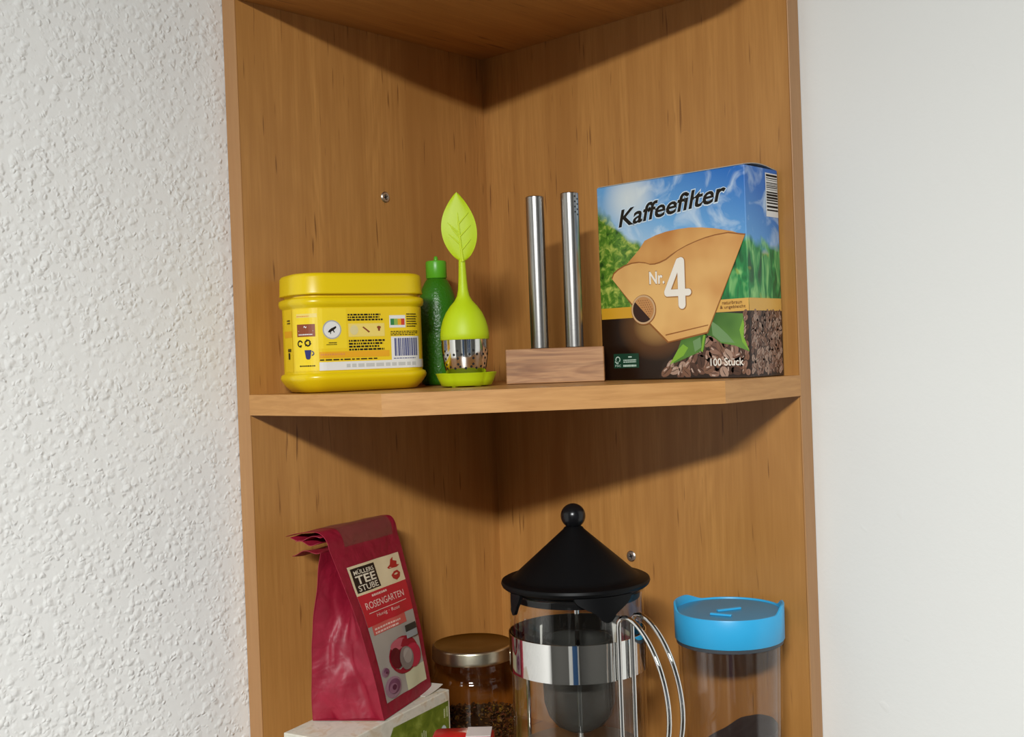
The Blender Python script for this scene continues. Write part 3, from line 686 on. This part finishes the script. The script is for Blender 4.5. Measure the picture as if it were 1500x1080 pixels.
# barcode on the narrow side
Print(ks(0.0002)).rect(0.0300, 0.122, 0.0482, 0.1555).build('barcode_field', M_white, kb)
bb = Print(ks(0.0003)); z = 0.1265
while z < 0.154:
    wd = rnd.choice((0.0004, 0.0007, 0.0011, 0.0016)); bb.rect(0.0312, z, 0.0478, min(z+wd, 0.1545)); z += wd+rnd.choice((0.0006, 0.0010, 0.0014))
bb.build('barcode', M_ink, kb)['kind'] = 'stuff'

# ------------------------------------------------------------------ lower shelf: tea box, tea bag
ZTB = -0.2510
tc = (0.0752, -0.1466); ta = math.radians(103)
TL_, TDp = 0.140, 0.0565
tx, ty = math.cos(ta), math.sin(ta); nx, ny = ty, -tx     # along (to the right end), outward front normal
ctr = (tc[0]-tx*TL_/2-nx*TDp/2, tc[1]-ty*TL_/2-ny*TDp/2)
tbx = thing('tea_carton', 'white and green tea carton lying on its side under the red tea bag', 'box', (ctr[0], ctr[1], ZB+0.0003), ta)
TH = ZTB-ZB-0.0003
def carton_art():
    m, t, b, o = nt('tea_carton_top_print'); v = mapping(t, (1, 1, 1)); n = noise(t, v, 55, 3, 0.55, 1.5); n2 = noise(t, v, 240, 2, 0.5, 0.5)
    c = ramp(t, n, [(0.34, srgb(206, 202, 186)), (0.52, srgb(218, 213, 198)), (0.66, srgb(208, 192, 166)), (0.78, srgb(196, 186, 168))])
    c = mix(t, ramp(t, n2, [(0.62, G(0)), (0.74, G(0.35))]), c, srgb(120, 112, 84))
    t.links.new(c, b.inputs['Base Color']); b.inputs['Roughness'].default_value = 0.45; return m
MB().box(-TL_/2, TL_/2, -TDp/2, TDp/2, 0, TH).build('carton', carton_art(), tbx, smooth=False, bevel=0.0007)
def tealeaf_art():
    m, t, b, o = nt('tea_carton_green_print'); v = mapping(t, (1, 1, 1)); n = noise(t, v, 80, 3, 0.6, 1.0)
    t.links.new(ramp(t, n, [(0.3, srgb(84, 104, 26)), (0.55, srgb(112, 128, 40)), (0.75, srgb(146, 160, 70))]), b.inputs['Base Color']); b.inputs['Roughness'].default_value = 0.4; return m
tf = lambda eps: (lambda a, b: (a, -TDp/2-eps, b))
Print(tf(0.0002)).poly([(TL_/2-0.0025, 0.003), (TL_/2-0.0025, TH-0.0085), (-0.010, TH-0.0075), (-0.016, TH-0.016), (-0.026, TH-0.020), (-0.040, TH-0.014), (-0.066, TH-0.012), (-0.066, 0.003)]).build('green_print', tealeaf_art(), tbx)
M_pale = flat('print_pale_green', srgb(206, 212, 166), 0.45)
Print(lambda a, b: (0.006-b, -TDp/2-0.0003, a)).text('TEE', TH-0.034, -0.001, TH-0.0175, 0.0105, 0, 0, 0.01).text('GR', TH-0.034, -0.018, TH-0.024, -0.005, 0, 0, 0.01).build('lettering', M_pale, tbx) if False else None
vt = Print(lambda a, b: (b, -TDp/2-0.0003, a))
pv = Print(lambda p, q: (-q, -TDp/2-0.0003, p))
for bd_, q0, q1, w0, w1 in (('EE', -0.001, 0.0080, 0.030, 0.018), ('A', -0.013, -0.0045, 0.032, 0.0235)):
    Print(lambda p, q: (-q, -TDp/2-0.0003, p)).text(bd_, TH-w0, q0, TH-w1, q1, 0, 0, 0.02).build('lettering', M_pale, tbx)
pv.micro(TH-0.030, -0.034, TH-0.022, -0.026, 3, rnd, 0.5).micro(TH-0.021, -0.066, TH-0.012, -0.058, 2, rnd, 0.5)
pv.build('fine_lettering', M_pale, tbx)['kind'] = 'stuff'
Print(tf(0.0003)).disc(0.0590, TH-0.0325, 0.0044, 0.0060, 20).build('round_badge', flat('badge_pale_blue', srgb(196, 208, 210), 0.4), tbx)
Print(tf(0.0004)).disc(0.0590, TH-0.0325, 0.0018, 0.0030, 16).build('round_badge', flat('badge_blue', srgb(40, 70, 110), 0.4), tbx)
def cflap(dz): return lambda u, v: (TL_/2-0.0265+0.026*u, -TDp/2+0.006+0.040*v, TH+0.0004+dz+0.0030*u*u*(1-0.4*v))
MB().sheet(cflap(0.0005), 6, 4, cflap(0)).build('lid_flap', flat('white_board', srgb(206, 200, 188), 0.5), tbx)

BA, BB, BC, BD = Vector((0.0936, -0.2334)), Vector((0.063, -0.1553)), Vector((0.016, -0.178)), Vector((0.0484, -0.2663))
bo = (BA+BB+BC+BD)/4
bag = thing('tea_bag', 'crimson folded paper bag of loose tea standing on the tea carton', 'tea bag', (bo.x, bo.y, ZTB+0.0006))
def bagpt(s, k, dz):  # s across, k back, local
    L = BA+(BD-BA)*k; R = BB+(BC-BB)*(k*0.72); q = L+(R-L)*s
    return Vector((q.x-bo.x, q.y-bo.y, dz))
def crink(p, amp, sc=60, seed=0.0):
    return mnoise.noise(Vector((p.x*sc+seed, p.y*sc, p.z*sc)))*amp
FNn = Vector((0.93, 0.36, 0))
def path(t):
    """profile of the front face: (k, z) for t 0..1 up the face, 1..1.25 over the bend, 1.25..1.7 along the flap"""
    if t <= 1: return 0.68*t-0.10*math.sin(PI*t)*0.7, 0.131*t
    if t <= 1.25:
        a = (t-1)/0.25*PI/2*0.98; return 0.68+0.20*(1-math.cos(a)), 0.131+0.0135*math.sin(a)
    u = (t-1.25)/0.45; return 0.88+0.40*u, 0.1445+0.001*u-0.004*u*u
def front(s, t, eps=0.0, cr=1.0):
    k, z = path(t); k *= 1.0
    p = bagpt(s, k, z)
    e = math.sin(PI*s)
    p += FNn*(crink(p, 0.0011, 55)*cr*(0.4+0.6*e) + eps)
    if t > 1: p.z += eps*1.2+crink(p, 0.0012, 70, 3.0)*0.6
    return p
M_bag = None
def bagmat():
    m, t, b, o = nt('crimson_paper'); v = mapping(t, (1, 1, 1))
    n = noise(t, v, 60, 3, 0.55, 1.0)
    t.links.new(ramp(t, n, [(0.3, (0.24, 0.005, 0.020)), (0.7, (0.31, 0.009, 0.031))]), b.inputs['Base Color'])
    b.inputs['Roughness'].default_value = 0.5
    bump(t, b, math_(t, 'ADD', noise(t, v, 110, 1, 0.5, 1.0), math_(t, 'MULTIPLY', noise(t, v, 34, 1, 0.5, 2.0), 2.5)), 0.22, 0.002)
    return m
M_bag = bagmat()
bf = MB().sheet(lambda u, v: front(u, v*1.7), 20, 60, lambda u, v: front(u, v*1.7, -0.0004)).build('front_face', M_bag, bag, angle=70)
def back(s, t, eps=0.0):
    k = 1.0+(0.80-1.0)*t+0.06*math.sin(PI*t); p = bagpt(s, k, 0.128*t)
    return p-FNn*(eps+crink(p, 0.0010, 55, 9.0))
MB().sheet(lambda u, v: back(u, v), 14, 30, lambda u, v: back(u, v, -0.0004)).build('back_face', M_bag, bag, angle=70)
def gusset(s, side):
    def fn(u, v, eps=0.0):
        t = v*1.0; a = front(side, t); b = back(side, t*0.99); p = a.lerp(b, u)
        inw = (bagpt(0.5, 0.5, 0)-bagpt(side, 0.5, 0)).normalized()
        fold = (1-abs(2*u-1))
        d = fold*(0.0005+0.030*smoothstep(0.25, 1.0, t))
        d += 0.0042*smoothstep(0.0, 0.45, t)*(1-t)*4*max(0, 1-abs(u-0.28-0.35*t)*7)*0.35
        d -= 0.0042*(1-t)*max(0, 1-abs(u-0.62+0.5*t)*5)*0.7
        rg = (0.5-abs(mnoise.noise(Vector((u*2.3+t*2.6+7.0, u*1.1-t*1.7, 3.0)))))*0.0075+abs(mnoise.noise(Vector((u*3.1-t*3.0, t*4.0+u*2.0, 8.0))))*0.005
        p += inw*(d+eps+(crink(p, 0.0012, 62, 5.0)+rg)*min(1, fold*2.2))
        return p
    return fn
for side in (0.0, 1.0):
    g = gusset(0, side)
    MB().sheet(lambda u, v: g(u, v), 24, 36, lambda u, v: g(u, v, 0.0004)).build('gusset', M_bag, bag, angle=70)
MB().sheet(lambda u, v: bagpt(u, v, 0.0004+0.0), 6, 6, lambda u, v: bagpt(u, v, 0.0)).build('bag_base', M_bag, bag)
# folded layers under the flap
for n_, (k0, k1, z0, dz) in enumerate(((0.80, 1.22, 0.1400, -0.0002), (0.82, 1.15, 0.1345, 0.0010), (0.80, 1.20, 0.1300, -0.0010))):
    def lay(u, v, eps=0.0):
        k = k0+(k1-k0)*v; p = bagpt(u*0.995+0.0025, k, z0+dz*v*3-eps)
        p.z += crink(p, 0.0022, 70, n_*4.0)*v+0.0016*math.sin(v*7+n_*2.0)*(1-u*0.6); return p
    MB().sheet(lay, 16, 12, lambda u, v: lay(u, v, 0.0005)).build('folded_layer', M_bag, bag, angle=70)
M_tape = clear('brown_tape', (0.62, 0.52, 0.42), 0.25, 1.5)
def tapem():
    m, t, b, o = nt('adhesive_tape'); b.inputs['Base Color'].default_value = (0.24, 0.12, 0.08, 1); b.inputs['Roughness'].default_value = 0.3
    b.inputs['Alpha'].default_value = 0.36; return m
MB().grid(lambda u, v: front(0.20+0.72*u, 0.99+0.60*v, 0.0004), 12, 24).build('tape', tapem(), bag, label='strip of brownish clear tape')
# label on the front
def lbl(eps): return lambda a, b: front(0.115+0.805*a, 0.876-0.80*b, eps)
def patch(name, mat, a0, b0, a1, b1, eps, na=8, nb=8, par=None):
    return MB().grid(lambda u, v: lbl(eps)(a0+(a1-a0)*u, b0+(b1-b0)*v), na, nb).build(name, mat, par or bag)
M_lcream = tan('label_cream', srgb(226, 208, 168), srgb(214, 190, 140))
M_lred = flat('label_red', (0.52, 0.012, 0.028), 0.4)
lab2 = patch('label', flat('label_photo_grey', srgb(168, 160, 150), 0.4), 0, 0, 1, 1, 0.0003, 14, 20)
patch('cream_field', M_lcream, 0, 0, 1, 0.215, 0.00045, 12, 6, lab2)
patch('black_field', flat('label_black', srgb(26, 20, 18), 0.4), 0.035, 0.018, 0.49, 0.197, 0.0006, 8, 6, lab2)
patch('red_field', M_lred, 0, 0.215, 1, 0.445, 0.00045, 12, 8, lab2)
patch('pink_banner', flat('label_pink', srgb(206, 92, 84), 0.4), 0.08, 0.445, 0.80, 0.515, 0.00055, 10, 4, lab2)
fl_ = lambda e: (lambda a, b: lbl(e)(a, -b))
tx_ = Print(fl_(0.0008)); tx_.text('MÜLLERS', 0.075, -0.068, 0.45, -0.030, 0, 0, 0.01).text('TEE', 0.075, -0.137, 0.45, -0.076, 0, 0, 0.02).text('STUBE', 0.075, -0.188, 0.45, -0.146, 0, 0, 0.01)
tx_.build('lettering', flat('label_ivory', srgb(232, 220, 196), 0.4), lab2)
tw = Print(fl_(0.0007)); tw.text('ROSENGARTEN', 0.08, -0.325, 0.88, -0.275, 0, 0, 0.005).rect(0.10, -0.357, 0.90, -0.352, 6).text('Honig · Rose', 0.24, -0.405, 0.72, -0.372).micro(0.25, -0.247, 0.62, -0.230, 1, rnd, 0.9)
tw.micro(0.12, -0.508, 0.70, -0.455, 2, rnd, 0.5)
tw.build('lettering', flat('label_pinkwhite', srgb(236, 196, 184), 0.4), lab2)
ri = Print(fl_(0.0007))
ri.poly([(0.72, -0.098), (0.70, -0.088), (0.76, -0.072), (0.80, -0.035), (0.86, -0.022), (0.84, -0.045), (0.92, -0.06), (0.90, -0.085), (0.96, -0.092), (0.88, -0.103)])
ri.poly([(0.73, -0.150), (0.80, -0.128), (0.88, -0.125), (0.93, -0.150), (0.90, -0.180), (0.82, -0.195), (0.75, -0.175)])
ri.build('red_icon', flat('icon_red', srgb(180, 36, 34), 0.4), lab2)
Print(fl_(0.0008)).poly([(0.78, -0.150), (0.84, -0.140), (0.88, -0.150), (0.83, -0.157)]).build('icon_gap', M_lcream, lab2)
# the little photograph: red cup with strainer, roses, pale table
def pdisc(name, col, ca, cb, ra, rb_, e, n=22, a0=0, a1=2*PI):
    Print(fl_(e)).disc(ca, -cb, ra, rb_, n, a0, a1).build(name, flat(name+'_colour', col, 0.4), lab2)
pdisc('printed_cup', srgb(150, 24, 44), 0.58, 0.735, 0.34, 0.135, 0.0008)
pdisc('printed_cup_rim', srgb(196, 96, 110), 0.50, 0.645, 0.19, 0.040, 0.0011)
pdisc('printed_petals', srgb(184, 40, 66), 0.78, 0.77, 0.17, 0.090, 0.0012)
pdisc('printed_tea', srgb(90, 12, 26), 0.38, 0.73, 0.12, 0.075, 0.0013)
pdisc('printed_strainer', srgb(134, 122, 116), 0.60, 0.765, 0.17, 0.085, 0.0016)
pdisc('printed_strainer_rim', srgb(168, 158, 150), 0.63, 0.750, 0.11, 0.055, 0.0019)
patch('pale_corner', flat('label_pale_green', srgb(208, 206, 170), 0.4), 0.52, 0.86, 1.0, 1.0, 0.0005, 6, 4, lab2)
patch('small_tag', flat('label_tag_dark', srgb(42, 46, 44), 0.4), 0.70, 0.535, 0.95, 0.585, 0.0020, 3, 2, lab2)
patch('small_tag', flat('label_tag_grey', srgb(150, 156, 158), 0.4), 0.70, 0.585, 0.95, 0.635, 0.0020, 3, 2, lab2)
for (a, b, r) in ((0.20, 0.915, 0.19), (0.10, 0.79, 0.085)):
    pdisc('printed_rose', srgb(158, 122, 136), a, b, r, r*0.40, 0.0008)
    pdisc('printed_rose', srgb(120, 70, 96), a+0.02, b-0.004, r*0.72, r*0.28, 0.0011)
    pdisc('printed_rose', srgb(150, 104, 124), a-0.015, b+0.006, r*0.50, r*0.19, 0.0014)
    pdisc('printed_rose', srgb(92, 40, 64), a+0.005, b, r*0.26, r*0.10, 0.0017)

# ------------------------------------------------------------------ lower shelf: preserving jar
JX, JY, JR = 0.045, -0.087, 0.0372
M_glass = clear('clear_glass', (0.985, 0.985, 0.98), 0.02, 1.45, 0.9)
M_jarglass = clear('jar_glass', (0.78, 0.70, 0.56), 0.03, 1.45, 1.3)
jar = thing('glass_jar', 'glass jar with gold screw lid holding dark loose tea beside the tea bag', 'jar', (JX, JY, ZB+0.0003))
jz = lambda z: z-ZB-0.0003
MB().lathe([(0.030, 0.0), (0.034, 0.001), (0.0365, 0.005), (0.0372, 0.012), (0.0372, 0.052), (0.0368, 0.060), (0.0352, 0.0655), (0.0338, 0.0675), (0.0345, 0.070), (0.0350, 0.0725), (0.0340, 0.0755), (0.0335, 0.078), (0.0335, 0.086)], 64, cap1=False).build('glass_body', M_jarglass, jar, angle=70)
M_goldlid_dark = flat('gold_lid_dark_reflection', (0.17, 0.12, 0.025), 0.3, 1.0)  # dark reflection of the shelf underside is put into the lid top's colour
M_goldside = flat('lid_side', (0.62, 0.56, 0.42), 0.28, 1.0)
jl = MB().lathe([(0.0352, 0.0800), (0.0362, 0.0795), (0.0366, 0.0805), (0.0362, 0.0822), (0.0362, 0.0895), (0.0356, 0.0912), (0.0345, 0.0918)], 64, cap0=False, cap1=False).build('lid', M_goldside, jar, angle=50)
MB().lathe([(0.0345, 0.0918), (0.0335, 0.0914), (0.0322, 0.0906), (0.010, 0.0908)], 64, cap0=False).build('lid_top', M_goldlid_dark, jl, angle=50)
# loose tea: chips heaped in the jar
rj = random.Random(5)
tea_cols = [srgb(58, 34, 16), srgb(90, 54, 24), srgb(120, 84, 40), srgb(40, 22, 12), srgb(110, 60, 44), srgb(134, 106, 40)]
tm = [flat('tea_chip_%d' % i, c, 0.6) for i, c in enumerate(tea_cols)]
tv, tfc, tmi = [], [], []
def chip(x, y, z, s, mi):
    R_ = Matrix.Rotation(rj.uniform(0, 6.28), 3, Vector((rj.gauss(0, 1), rj.gauss(0, 1), rj.gauss(0, 1))).normalized())
    n = len(tv)
    for c in ((-1, -0.6, -0.3), (1, -0.5, -0.3), (0.9, 0.6, -0.2), (-0.8, 0.6, -0.3), (-0.7, -0.4, 0.3), (0.8, -0.5, 0.25), (0.7, 0.5, 0.3), (-0.9, 0.4, 0.3)):
        v = R_ @ (Vector(c)*s); tv.append((x+v.x, y+v.y, z+v.z))
    for q in ((0, 3, 2, 1), (4, 5, 6, 7), (0, 1, 5, 4), (1, 2, 6, 5), (2, 3, 7, 6), (3, 0, 4, 7)):
        tfc.append(tuple(n+i for i in q)); tmi.append(mi)
TEA_H = 0.0285
for i in range(2600):
    a = rj.uniform(0, 2*PI); r = 0.0335*math.sqrt(rj.random()) if i % 3 == 0 else 0.0338
    z = TEA_H+rj.uniform(-0.004, 0.002)+0.003*math.sin(a*2) if i % 3 == 0 else rj.uniform(0.005, TEA_H+0.002*math.sin(a*2))
    chip(r*math.cos(a), r*math.sin(a), z, rj.uniform(0.0008, 0.0019), rj.choice((0, 0, 1, 1, 2, 3, 3, 4, 5)))
core = MB().lathe([(0.031, 0.003), (0.0328, 0.006), (0.0328, TEA_H-0.003), (0.030, TEA_H-0.001)], 32); n = len(tv)
tv += core.v; tfc += [tuple(i+n for i in q) for q in core.f]; tmi += [3]*len(core.f)
me = bpy.data.meshes.new('loose_tea'); me.from_pydata(tv, [], tfc)
for m_ in tm: me.materials.append(m_)
me.polygons.foreach_set('material_index', tmi); me.update()
lt = bpy.data.objects.new('loose_tea', me); C.objects.link(lt); lt.location = (JX, JY, ZB+0.0003)
tag(lt, 'dark brown loose tea leaves filling the lower half of the glass jar', 'tea', kind='stuff')

# ------------------------------------------------------------------ red and white packet in front
pk = thing('red_packet', 'small red and white packet lying low between the tea carton and the coffee press', 'packet', (0.1600, -0.2155, ZB+0.0003), math.radians(40))
PH = -0.2515-ZB
def pkr(sx, sy, z): return [(x*sx, y*sy, z) for x, y in rrect(0.046, 0.026, 0.005, 4)]
M_pred = flat('packet_red', (0.50, 0.012, 0.012), 0.25); M_pwhite = flat('packet_white', srgb(214, 204, 200), 0.3)
MB().loft([pkr(0.95, 0.9, 0), pkr(1, 1, 0.003), pkr(1, 1, PH-0.006), pkr(0.97, 0.95, PH-0.002), pkr(0.88, 0.8, PH)]).build('pouch', M_pred, pk, angle=60)
MB().loft([pkr(1.012, 1.02, 0.006), pkr(1.012, 1.02, PH-0.008)], False, False).build('white_band', M_pwhite, pk)
MB().sheet(lambda u, v: (0.003+0.018*u, -0.010+0.020*v, PH+0.0007), 2, 2, lambda u, v: (0.003+0.018*u, -0.010+0.020*v, PH+0.0001)).build('white_field', M_pwhite, pk)

# ------------------------------------------------------------------ coffee press
PX, PY = 0.212, -0.143
azp = math.atan2(CAM.y-PY, CAM.x-PX)    # towards the viewer
press = thing('french_press', 'glass coffee press with black cone lid and chrome wire handle', 'coffee press', (PX, PY, ZB+0.0003), azp)
# local: +x towards the viewer, +y to the viewer's right
pz_ = lambda z: z-ZB-0.0003
M_blk = flat('black_plastic', (0.003, 0.003, 0.0034), 0.45, spec=0.14)
M_chrome = flat('chrome', (0.80, 0.79, 0.77), 0.05, 1.0)
PR = 0.0500
MB().lathe([(0.042, 0.010), (0.047, 0.0108), (PR-0.0004, 0.0145), (PR, 0.020), (PR, pz_(-0.156)), (PR+0.0006, pz_(-0.1525)), (PR-0.001, pz_(-0.152)), (PR-0.0025, pz_(-0.154)), (PR-0.0025, 0.020)], 72, cap1=False).build('glass_beaker', M_glass, press, angle=60)
lid = MB().lathe([(0.046, pz_(-0.1580)), (0.0475, pz_(-0.1580)), (0.0478, pz_(-0.1515)), (0.0530, pz_(-0.1496)), (0.0548, pz_(-0.1482)), (0.0556, pz_(-0.1462)), (0.0550, pz_(-0.1444)), (0.0535, pz_(-0.1436)), (0.0490, pz_(-0.1434)), (0.0465, pz_(-0.1424)), (0.0448, pz_(-0.1404)),
                  (0.0080, pz_(-0.1080)), (0.0070, pz_(-0.1065)), (0.0055, pz_(-0.1055))], 72).build('lid', M_blk, press, angle=30)
kn = MB().lathe([(0.0093*math.sin(PI*i/16) if 0 < i < 16 else 0.0004, pz_(-0.0980)-0.0093*math.cos(PI*i/16)) for i in range(17)], 40).build('knob', flat('black_knob', (0.006, 0.006, 0.007), 0.25, spec=0.35), press, angle=60)
def tab(th, wt, wb, z0, z1, name):
    r0, r1 = 0.0515, 0.0542
    def fn(rr):
        def g(u, v):
            e = smoothstep(0, 1, v); hw = (wt*(1-e)+wb*e)/2; a = th+(2*u-1)*hw/rr
            zb = z1+(0.004*(abs(2*u-1)**2) if v > 0 else 0)*v
            return ((rr+0.0020*v)*math.cos(a), (rr+0.0020*v)*math.sin(a), pz_(z0+(zb-z0)*v))
        return g
    MB().sheet(fn(r1), 14, 10, fn(r0)).build(name, M_blk, lid, angle=50)
tab(0.40, 0.046, 0.012, -0.149, -0.1665, 'spout_cover')
tab(-0.95, 0.012, 0.006, -0.149, -0.1640, 'lid_tab')
tab(2.7, 0.040, 0.010, -0.149, -0.1680, 'lid_tab')
# chrome band
def band(z0, z1, r=PR+0.0012, t=0.0007, n=72):
    return MB().loft([[(rr*math.cos(2*PI*i/n), rr*math.sin(2*PI*i/n), z) for i in range(n)] for rr, z in ((r-t, z0), (r, z0), (r, z1), (r-t, z1), (r-t, z0))], False, False)
band(pz_(-0.2098), pz_(-0.1825)).build('chrome_band', M_chrome, press, angle=50)
band(0.022, 0.028).build('base_ring', M_chrome, press, angle=50)
# handle: two parallel wires, each an upright and a C-shaped loop
hd = 0.69
ex, ey = math.cos(hd), math.sin(hd); sx_, sy_ = -ey, ex
for w_, nm in ((-0.0064, 0), (0.0064, 1)):
    pts = [(0.0535, 0.001), (0.0535, 0.06), (0.0535, 0.10), (0.0535, pz_(-0.1715)), (0.0545, pz_(-0.1670)), (0.0575, pz_(-0.1640)), (0.0620, pz_(-0.1632))]
    P0, P1, P2, P3 = (0.0620, pz_(-0.1632)), (0.090, pz_(-0.166)), (0.118, pz_(-0.226)), (0.089, pz_(-0.260))
    Q1, Q2, Q3 = (0.083, pz_(-0.272)), (0.068, pz_(-0.276)), (0.0535, pz_(-0.277))
    bz = lambda a, b, c, d, t: tuple(a[i]*(1-t)**3+3*b[i]*t*(1-t)**2+3*c[i]*t*t*(1-t)+d[i]*t**3 for i in (0, 1))
    pts += [bz(P0, P1, P2, P3, i/22) for i in range(1, 23)] + [bz(P3, Q1, Q2, Q3, i/8) for i in range(1, 9)]
    MB().tube([(ex*e+sx_*w_, ey*e+sy_*w_, z) for e, z in pts], 0.00175, 12).build('handle_wire', M_chrome, press, angle=60)
for a in (hd+PI*0.78, hd+PI*1.05):
    c, s_ = math.cos(a), math.sin(a)
    MB().tube([(0.0530*c, 0.0530*s_, z) for z in (0.001, 0.05, pz_(-0.2098))]+[(0.0530*c, 0.0530*s_, pz_(-0.1825))], 0.0016, 10).build('frame_leg', M_chrome, press, angle=60)
# plunger
M_mesh = flat('plunger_steel', (0.34, 0.34, 0.32), 0.35, 1.0)
MB().tube([(0, 0, z) for z in (0.052, 0.10, pz_(-0.150))], 0.0021, 12).build('plunger_rod', M_chrome, press)
MB().lathe([(0.004, 0.046), (0.045, 0.0465), (0.0468, 0.0485), (0.0462, 0.051), (0.020, 0.0525), (0.006, 0.056)], 56).build('plunger_disc', M_mesh, press, angle=40)
# steel strainer cup hanging on the rod
M_dark = flat('strainer_grey', (0.10, 0.10, 0.09), 0.42, 0.6)
M_dark.node_tree.nodes['Principled BSDF'].inputs['Alpha'].default_value = 0.62
MB().lathe([(0.003, 0.062), (0.010, 0.0635), (0.018, 0.068), (0.0235, 0.075), (0.0265, 0.085), (0.0270, 0.098), (0.0262, 0.118), (0.0255, 0.132), (0.0250, 0.132), (0.0257, 0.110), (0.0262, 0.098)], 48, cap1=False).build('strainer_cup', M_dark, press, angle=60)

# ------------------------------------------------------------------ canister with blue lid
KX2, KY2 = 0.285, -0.049
azk = math.atan2(CAM.y-KY2, CAM.x-KX2)
can = thing('storage_canister', 'clear plastic canister with bright blue lid holding ground coffee', 'canister', (KX2, KY2, ZB+0.0003), azk)
M_plastic = clear('clear_plastic', (0.965, 0.955, 0.955), 0.08, 1.45, 1.1)
CR = 0.0392
MB().lathe([(0.030, 0.0), (0.0345, 0.001), (0.0360, 0.006), (0.0372, 0.04), (CR-0.0004, 0.10), (CR, pz_(-0.2015)), (CR-0.0022, pz_(-0.2015)), (CR-0.0026, 0.10), (0.0350, 0.04), (0.0335, 0.006), (0.028, 0.0035)], 64, cap1=True).build('body', M_plastic, can, angle=60)
M_cyan = flat('bright_blue_plastic', (0.035, 0.42, 0.78), 0.38)
M_cyan2 = flat('blue_lid_disc', (0.055, 0.27, 0.46), 0.42)
LZ = pz_(-0.1980); LT = pz_(-0.1762); LR = 0.0413
def ear(th):  # th measured from the viewer's side
    d1 = abs((th+1.88+PI) % (2*PI)-PI); d2 = abs((th-1.50+PI) % (2*PI)-PI)
    return 0.0052*max(1-smoothstep(0.28, 0.78, d1), 1-smoothstep(0.22, 0.52, d2))
nl = 96; rings = []
for rr, zf in ((LR-0.0016, lambda e: LZ), (LR-0.0004, lambda e: LZ), (LR, lambda e: LZ+0.0005), (LR+0.0003, lambda e: LT+e-0.0006), (LR, lambda e: LT+e), (LR-0.0012, lambda e: LT+e), (LR-0.0016, lambda e: LT+e-0.0006), (LR-0.0017, lambda e: LT-0.0016)):
    rings.append([(rr*math.cos(2*PI*i/nl), rr*math.sin(2*PI*i/nl), zf(ear(2*PI*i/nl))) for i in range(nl)])
cl_ = MB().loft(rings, False, False).build('lid', M_cyan, can, angle=50)
MB().lathe([(LR-0.0016, LT-0.0030), (LR-0.0014, LT-0.0012), (LR-0.008, LT-0.0008), (0.004, LT-0.0006)], 64).build('lid_disc', M_cyan2, cl_, angle=50)
MB().lathe([(LR-0.004, LZ-0.0030), (LR-0.0010, LZ-0.0028), (LR-0.0008, LZ-0.0002), (LR-0.004, LZ)], 64, False, False).build('seal_ring', flat('dark_seal', (0.05, 0.06, 0.07), 0.5), cl_, angle=50)
zb_ = LT-0.0006
for (p, q) in (((0.0085, -0.0085), (-0.001, 0.0090)), ((0.0185, -0.0135), (0.0240, 0.0020))):
    d = Vector((q[0]-p[0], q[1]-p[1])); n_ = Vector((-d.y, d.x)).normalized()*0.0015
    MB().prism([(p[0]-n_.x, p[1]-n_.y), (q[0]-n_.x, q[1]-n_.y), (q[0]+n_.x, q[1]+n_.y), (p[0]+n_.x, p[1]+n_.y)], zb_, zb_+0.0016).build('finger_ridge', M_cyan, cl_, smooth=False, bevel=0.0004)
# ground coffee heaped against the right side
def coffee():
    m, t, b, o = nt('ground_coffee'); v = mapping(t, (1, 1, 1)); n = noise(t, v, 900, 2, 0.6)
    t.links.new(ramp(t, n, [(0.3, (0.016, 0.008, 0.006)), (0.7, (0.045, 0.024, 0.018))]), b.inputs['Base Color']); b.inputs['Roughness'].default_value = 0.9
    bump(t, b, n, 0.6, 0.0008); return m
cg = []
cn = 64
def csurf(x, y):  # surface height: climbs to the viewer's right
    s = y/0.036
    return 0.0330+0.0230*smoothstep(-0.9, 0.75, s)+0.0012*mnoise.noise(Vector((x*90, y*90, 1.0)))
rr_ = [0.0335, 0.0345, 0.0352, 0.0356]
base = [[(r*math.cos(2*PI*i/cn), r*math.sin(2*PI*i/cn), z) for i in range(cn)] for r, z in ((0.0265, 0.0045), (0.0322, 0.0075), (0.0336, 0.026))]
top = [[(r*math.cos(2*PI*i/cn), r*math.sin(2*PI*i/cn), csurf(r*math.cos(2*PI*i/cn), r*math.sin(2*PI*i/cn))) for i in range(cn)] for r in (0.0345, 0.033, 0.027, 0.02, 0.012, 0.005)]
cf = MB().loft(base+top).build('ground_coffee', coffee(), None, angle=60)
cf.location = (KX2, KY2, ZB+0.0003); cf.rotation_euler = (0, 0, azk)
tag(cf, 'dark ground coffee sloping inside the blue lidded canister', 'coffee', kind='stuff')
